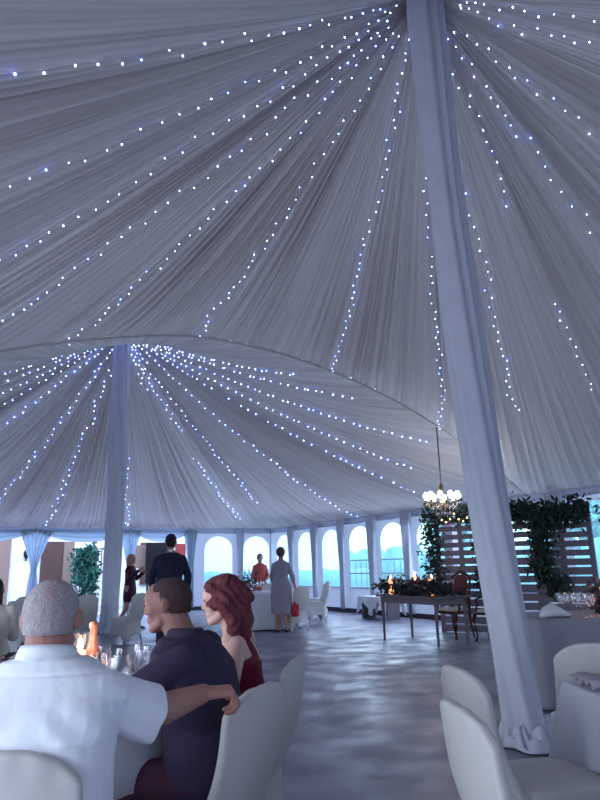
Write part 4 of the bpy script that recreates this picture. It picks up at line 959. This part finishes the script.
for s in (-1, 1):
    g.cap(T(s*.068, .0, .02), T(s*.074, -.035, -.10), .032, .036); g.cap(T(s*.074, -.035, -.10), T(s*.080, -.05, -.19), .036, .026); g.cap(T(s*.058, .055, .065), T(s*.07, .018, -.02), .022, .02); g.cap(T(s*.04, -.09, -.06), T(s*.05, -.10, -.21), .045, .022)
g.cap(T(.0, -.09, .0), T(0, -.10, -.19), .06, .032); g.cap(T(.05, -.02, .085), T(-.05, -.02, .085), .035, .035); g.cap(T(0, -.10, .03), T(0, -.13, -.02), .04, .03)
def wavy(co, no): return co+no*(.0045*np.sin(co[:, 1]*150+6*np.sin(co[:, 2]*22)+co[:, 0]*90))[:, None]+np.stack([.006*np.sin(co[:, 2]*55), .005*np.sin(co[:, 2]*48+1), 0*co[:, 2]], 1)
flesh('hair', g, .005, M_RED_HAIR, rw, smooth=3, deform=wavy)

# --- standing figures further off (built facing +y, then turned)
def standing(loc, hd, h, skin, label, fem, arms, legs, clothes, hair, head_f=V(0, 1, 0), voxel=.011):
    s = h/1.75
    def S(x, y, z): return V(x, y, z)*s
    P, N_, H = S(0, 0, .93), S(0, 0, 1.47), S(0, .015, 1.615); f, r = V(0, 1, 0), V(1, 0, 0)
    g = G(); torso(g, P, N_, f, r, FEM if fem else MALE); g.cap(N_, H+V(0, 0, -.06), .048, .048); T, M3 = head(g, H, head_f, s=s*.97)
    sx = .155 if fem else .185
    for q, (e, w) in zip((-1, 1), arms):
        limb(g, S(q*sx*.95, 0, 1.365), S(*e), S(*w), (.044 if fem else .05, .036, .026)); hand(g, S(*w), Vector(w)-Vector(e), V(-q, 0, -.1), V(0, 1, .1), curl=.45, s=.95*s)
    for q, (k, a) in zip((-1, 1), legs):
        limb(g, S(q*.09, 0, .90), S(*k), S(*a), (.088 if fem else .085, .052, .036)); g.cap(S(*a)+S(0, 0, -.04), S(*a)+S(0, .13, -.055), .033, .026)
    o = flesh('person', g, voxel, [skin], None, loc, hd, smooth=2); meta(o, label, 'person'); o.rotation_euler = (0, 0, hd)
    clothes(o, S, P, N_, f, r, sx, arms, legs); hair(o, T, M3, s); return o
def short_hair(m, puff=0.):
    def fn(o, T, M3, s):
        g = G(); g.ell(T(0, -.015, .022), (.083*s+puff, .102*s+puff, .092*s+puff), M3); g.ell(T(0, -.04, -.03), (.074*s, .068*s, .055*s), M3); flesh('hair', g, .010, m, o, smooth=2)
    return fn
def shoes(o, S, legs, m):
    for k, a in legs: g = G(); g.loft([(S(a[0], a[1]-.05, a[2]-.075), S(.038, 0, 0), S(0, 0, .012)), (S(a[0], a[1]+.0, a[2]-.055), S(.040, 0, 0), S(0, 0, .03)), (S(a[0], a[1]+.13, a[2]-.068), S(.042, 0, 0), S(0, 0, .018)), (S(a[0], a[1]+.19, a[2]-.072), S(.025, 0, 0), S(0, 0, .010))]); mk('shoe', g, m, o)
def suit(o, S, P, N_, f, r, sx, arms, legs):
    g = G(); torso(g, P, N_, f, r, [(-.2, .20, .14, 0)]+MALE[1:8], .028)
    for q, (e, w) in zip((-1, 1), arms): limb(g, S(q*sx*.95, 0, 1.365), S(*e), Vector(S(*e)).lerp(S(*w), .93), (.062, .058, .048))
    flesh('jacket', g, .012, M_SUIT, o, smooth=3, deform=folds(.005, 8, 2)); g = G()
    for q, (k, a) in zip((-1, 1), legs): limb(g, S(q*.09, 0, .90), S(*k), S(*a), (.105, .085, .066))
    g.loft([(P+V(0, 0, -.12), r*.17, f*.12), (P, r*.17, f*.12)]); flesh('trousers', g, .012, M_SUIT, o, smooth=2)
    g = G(); g.loft([(N_+V(0, 0, -.03), r*.066, f*.062), (N_+V(0, 0, .03), r*.056, f*.056)], power=2); mk('collar', g, M_SHIRT, o); shoes(o, S, legs, M_BLACK)
standing((-2.07, 10.2, 0), face(-.2, 1), 1.86, M_SKIN3, 'tall man in a dark navy suit standing with his back to us', False, (((-.26, .03, 1.12), (-.25, .14, .90)), ((.26, .03, 1.12), (.25, .14, .90))),
         (((-.10, .01, .50), (-.11, -.02, .09)), ((.11, .03, .50), (.13, .02, .09))), suit, short_hair(M_DARK_HAIR))
def knee_dress(m, zb, sleeve, wid=.19, flare=.05, bag=False, shoe=M_BLACK):
    def fn(o, S, P, N_, f, r, sx, arms, legs):
        g = G(); torso(g, P, N_, f, r, FEM[3:8], .014); g.loft([(S(0, 0, zb), S(wid+flare, 0, 0), S(0, .14+flare, 0)), (S(0, 0, .75), S(wid+.01, 0, 0), S(0, .145, 0)), (S(0, 0, .93), S(wid, 0, 0), S(0, .135, 0)), (S(0, 0, 1.12), S(.145, 0, 0), S(0, .108, 0))], power=2.1)
        if sleeve:
            for q, (e, w) in zip((-1, 1), arms): limb(g, S(q*sx*.95, 0, 1.365), S(*e), Vector(S(*e)).lerp(S(*w), sleeve), (.052, .048, .044))
        flesh('dress', g, .011, m, o, smooth=3, deform=folds(.006, 8, 5)); shoes(o, S, legs, shoe)
    return fn
lav = standing((-.49, 13.75, 0), face(.25, 1), 1.70, M_SKIN, 'woman in a lavender dress standing with her back to us beside a clothed table', True, (((-.22, .03, 1.12), (-.20, .16, .92)), ((.25, .04, 1.12), (.28, .10, .86))),
         (((-.09, .01, .50), (-.10, -.02, .09)), ((.09, .0, .50), (.11, -.01, .09))), knee_dress(M_LAV, .36, .3, .225, .0), short_hair(mat('brown_hair', (86, 62, 70), .7, .3, 30), .014))
g = G(); g.tube([(0, -.10, .20), (0, -.08, .30), (0, 0, .35), (0, .08, .30), (0, .10, .20)], .008, 6)
hb = empty('handbag', (0, 0, 0), face(.25, 1), label='red handbag hanging from the hand of the woman in lavender', cat='handbag'); hd_ = Vector((.28*1.70/1.75, .10*1.70/1.75, 0)); hd_.rotate(Matrix.Rotation(face(.25, 1), 3, 'Z'))
hb.location = (-.49+hd_.x, 13.75+hd_.y, .40); mk('handle', g, M_BAG, hb)
g = G(); g.loft([((0, 0, -.10), (.06, 0, 0), (0, .15, 0)), ((0, 0, .05), (.065, 0, 0), (0, .155, 0)), ((0, 0, .19), (.025, 0, 0), (0, .12, 0))], power=4); mk('bag_body', g, M_BAG, hb); g = G(); g.box((.068, 0, .08), (.01, .24, .12)); mk('flap', g, M_BAG, hb)
def long_hair(m):
    def fn(o, T, M3, s):
        g = G(); g.ell(T(0, -.015, .022), (.084*s, .104*s, .092*s), M3); g.cap(T(0, -.05, .0), T(0, -.07, -.20), .075, .05); g.cap(T(.055, 0, 0), T(.06, -.03, -.16), .03, .025); g.cap(T(-.055, 0, 0), T(-.06, -.03, -.16), .03, .025); flesh('hair', g, .011, m, o, smooth=2)
    return fn
standing((-4.02, 15.3, 0), face(1, -.25), 1.68, M_SKIN, 'fair-haired woman in a short plum dress walking near the far opening', True, (((-.20, .06, 1.15), (-.14, .26, 1.28)), ((.22, .10, 1.16), (.16, .30, 1.34))),
         (((-.09, .14, .50), (-.09, .20, .10)), ((.09, -.02, .50), (.09, -.24, .13))), knee_dress(M_DARKDR, .62, .9, .175, .0), long_hair(M_BLOND))
standing((-1.17, 17.4, 0), face(.2, -1), 1.66, M_SKIN, 'person in a coral top standing behind the far table with glasses', True, (((-.21, .05, 1.12), (-.12, .2, .98)), ((.21, .05, 1.12), (.12, .2, .98))),
         (((-.09, .01, .50), (-.10, 0, .09)), ((.09, .01, .50), (.10, 0, .09))), knee_dress(M_ORANGE, .5, .5), short_hair(M_DARK_HAIR))
# --- person at the left edge, seated
O = V(-2.86, 6.12, 0); P, N_, H = V(0, 0, .58), V(0, .02, 1.04), V(0, .03, 1.16); f, r = V(0, 1, 0), V(1, 0, 0); hd = face(-.5, 1)
g = G(); torso(g, P, N_, f, r, FEM); g.cap(N_, H+V(0, 0, -.06), .048, .048); T, M3 = head(g, H, V(0, 1, 0), s=.97)
for s in (-1, 1):
    limb(g, V(s*.155, 0, .97), V(s*.2, .08, .74), V(s*.15, .30, .78), (.044, .036, .025)); hand(g, V(s*.15, .30, .78), V(-.2*s, 1, 0), V(0, 0, -1), V(-s, 0, 0), curl=.4, s=.9)
    limb(g, V(s*.09, 0, .55), V(s*.10, .40, .52), V(s*.10, .38, .10), (.082, .054, .038)); g.cap(V(s*.1, .38, .05), V(s*.1, .50, .035), .035, .03)
pl_ = flesh('person', g, .009, [M_SKIN], None, O, hd); pl_.rotation_euler = (0, 0, hd); meta(pl_, 'dark-haired person in a cream top seated at the left edge, mostly out of frame', 'person')
g = G(); torso(g, P, N_, f, r, [(-.16, .17, .13, 0)]+FEM[1:8], .018)
for s in (-1, 1): limb(g, V(s*.155, 0, .97), V(s*.2, .08, .74), V(s*.17, .2, .76), (.062, .054, .046))
flesh('top', g, .009, M_CREAM, pl_, deform=folds(.004, 9, 3)); long_hair(M_DARK_HAIR)(pl_, T, M3, .97)
g = G(); g.loft([(P+V(0, 0, -.06), r*.19, V(0, 0, .095)), (P+f*.22+V(0, 0, -.05), r*.18, V(0, 0, .09)), (P+f*.42+V(0, 0, -.06), r*.17, V(0, 0, .085))])
for s in (-1, 1): g.cap(V(s*.10, .40, .52), V(s*.10, .38, .14), .075, .055)
flesh('trousers', g, .010, M_TROUS, pl_)
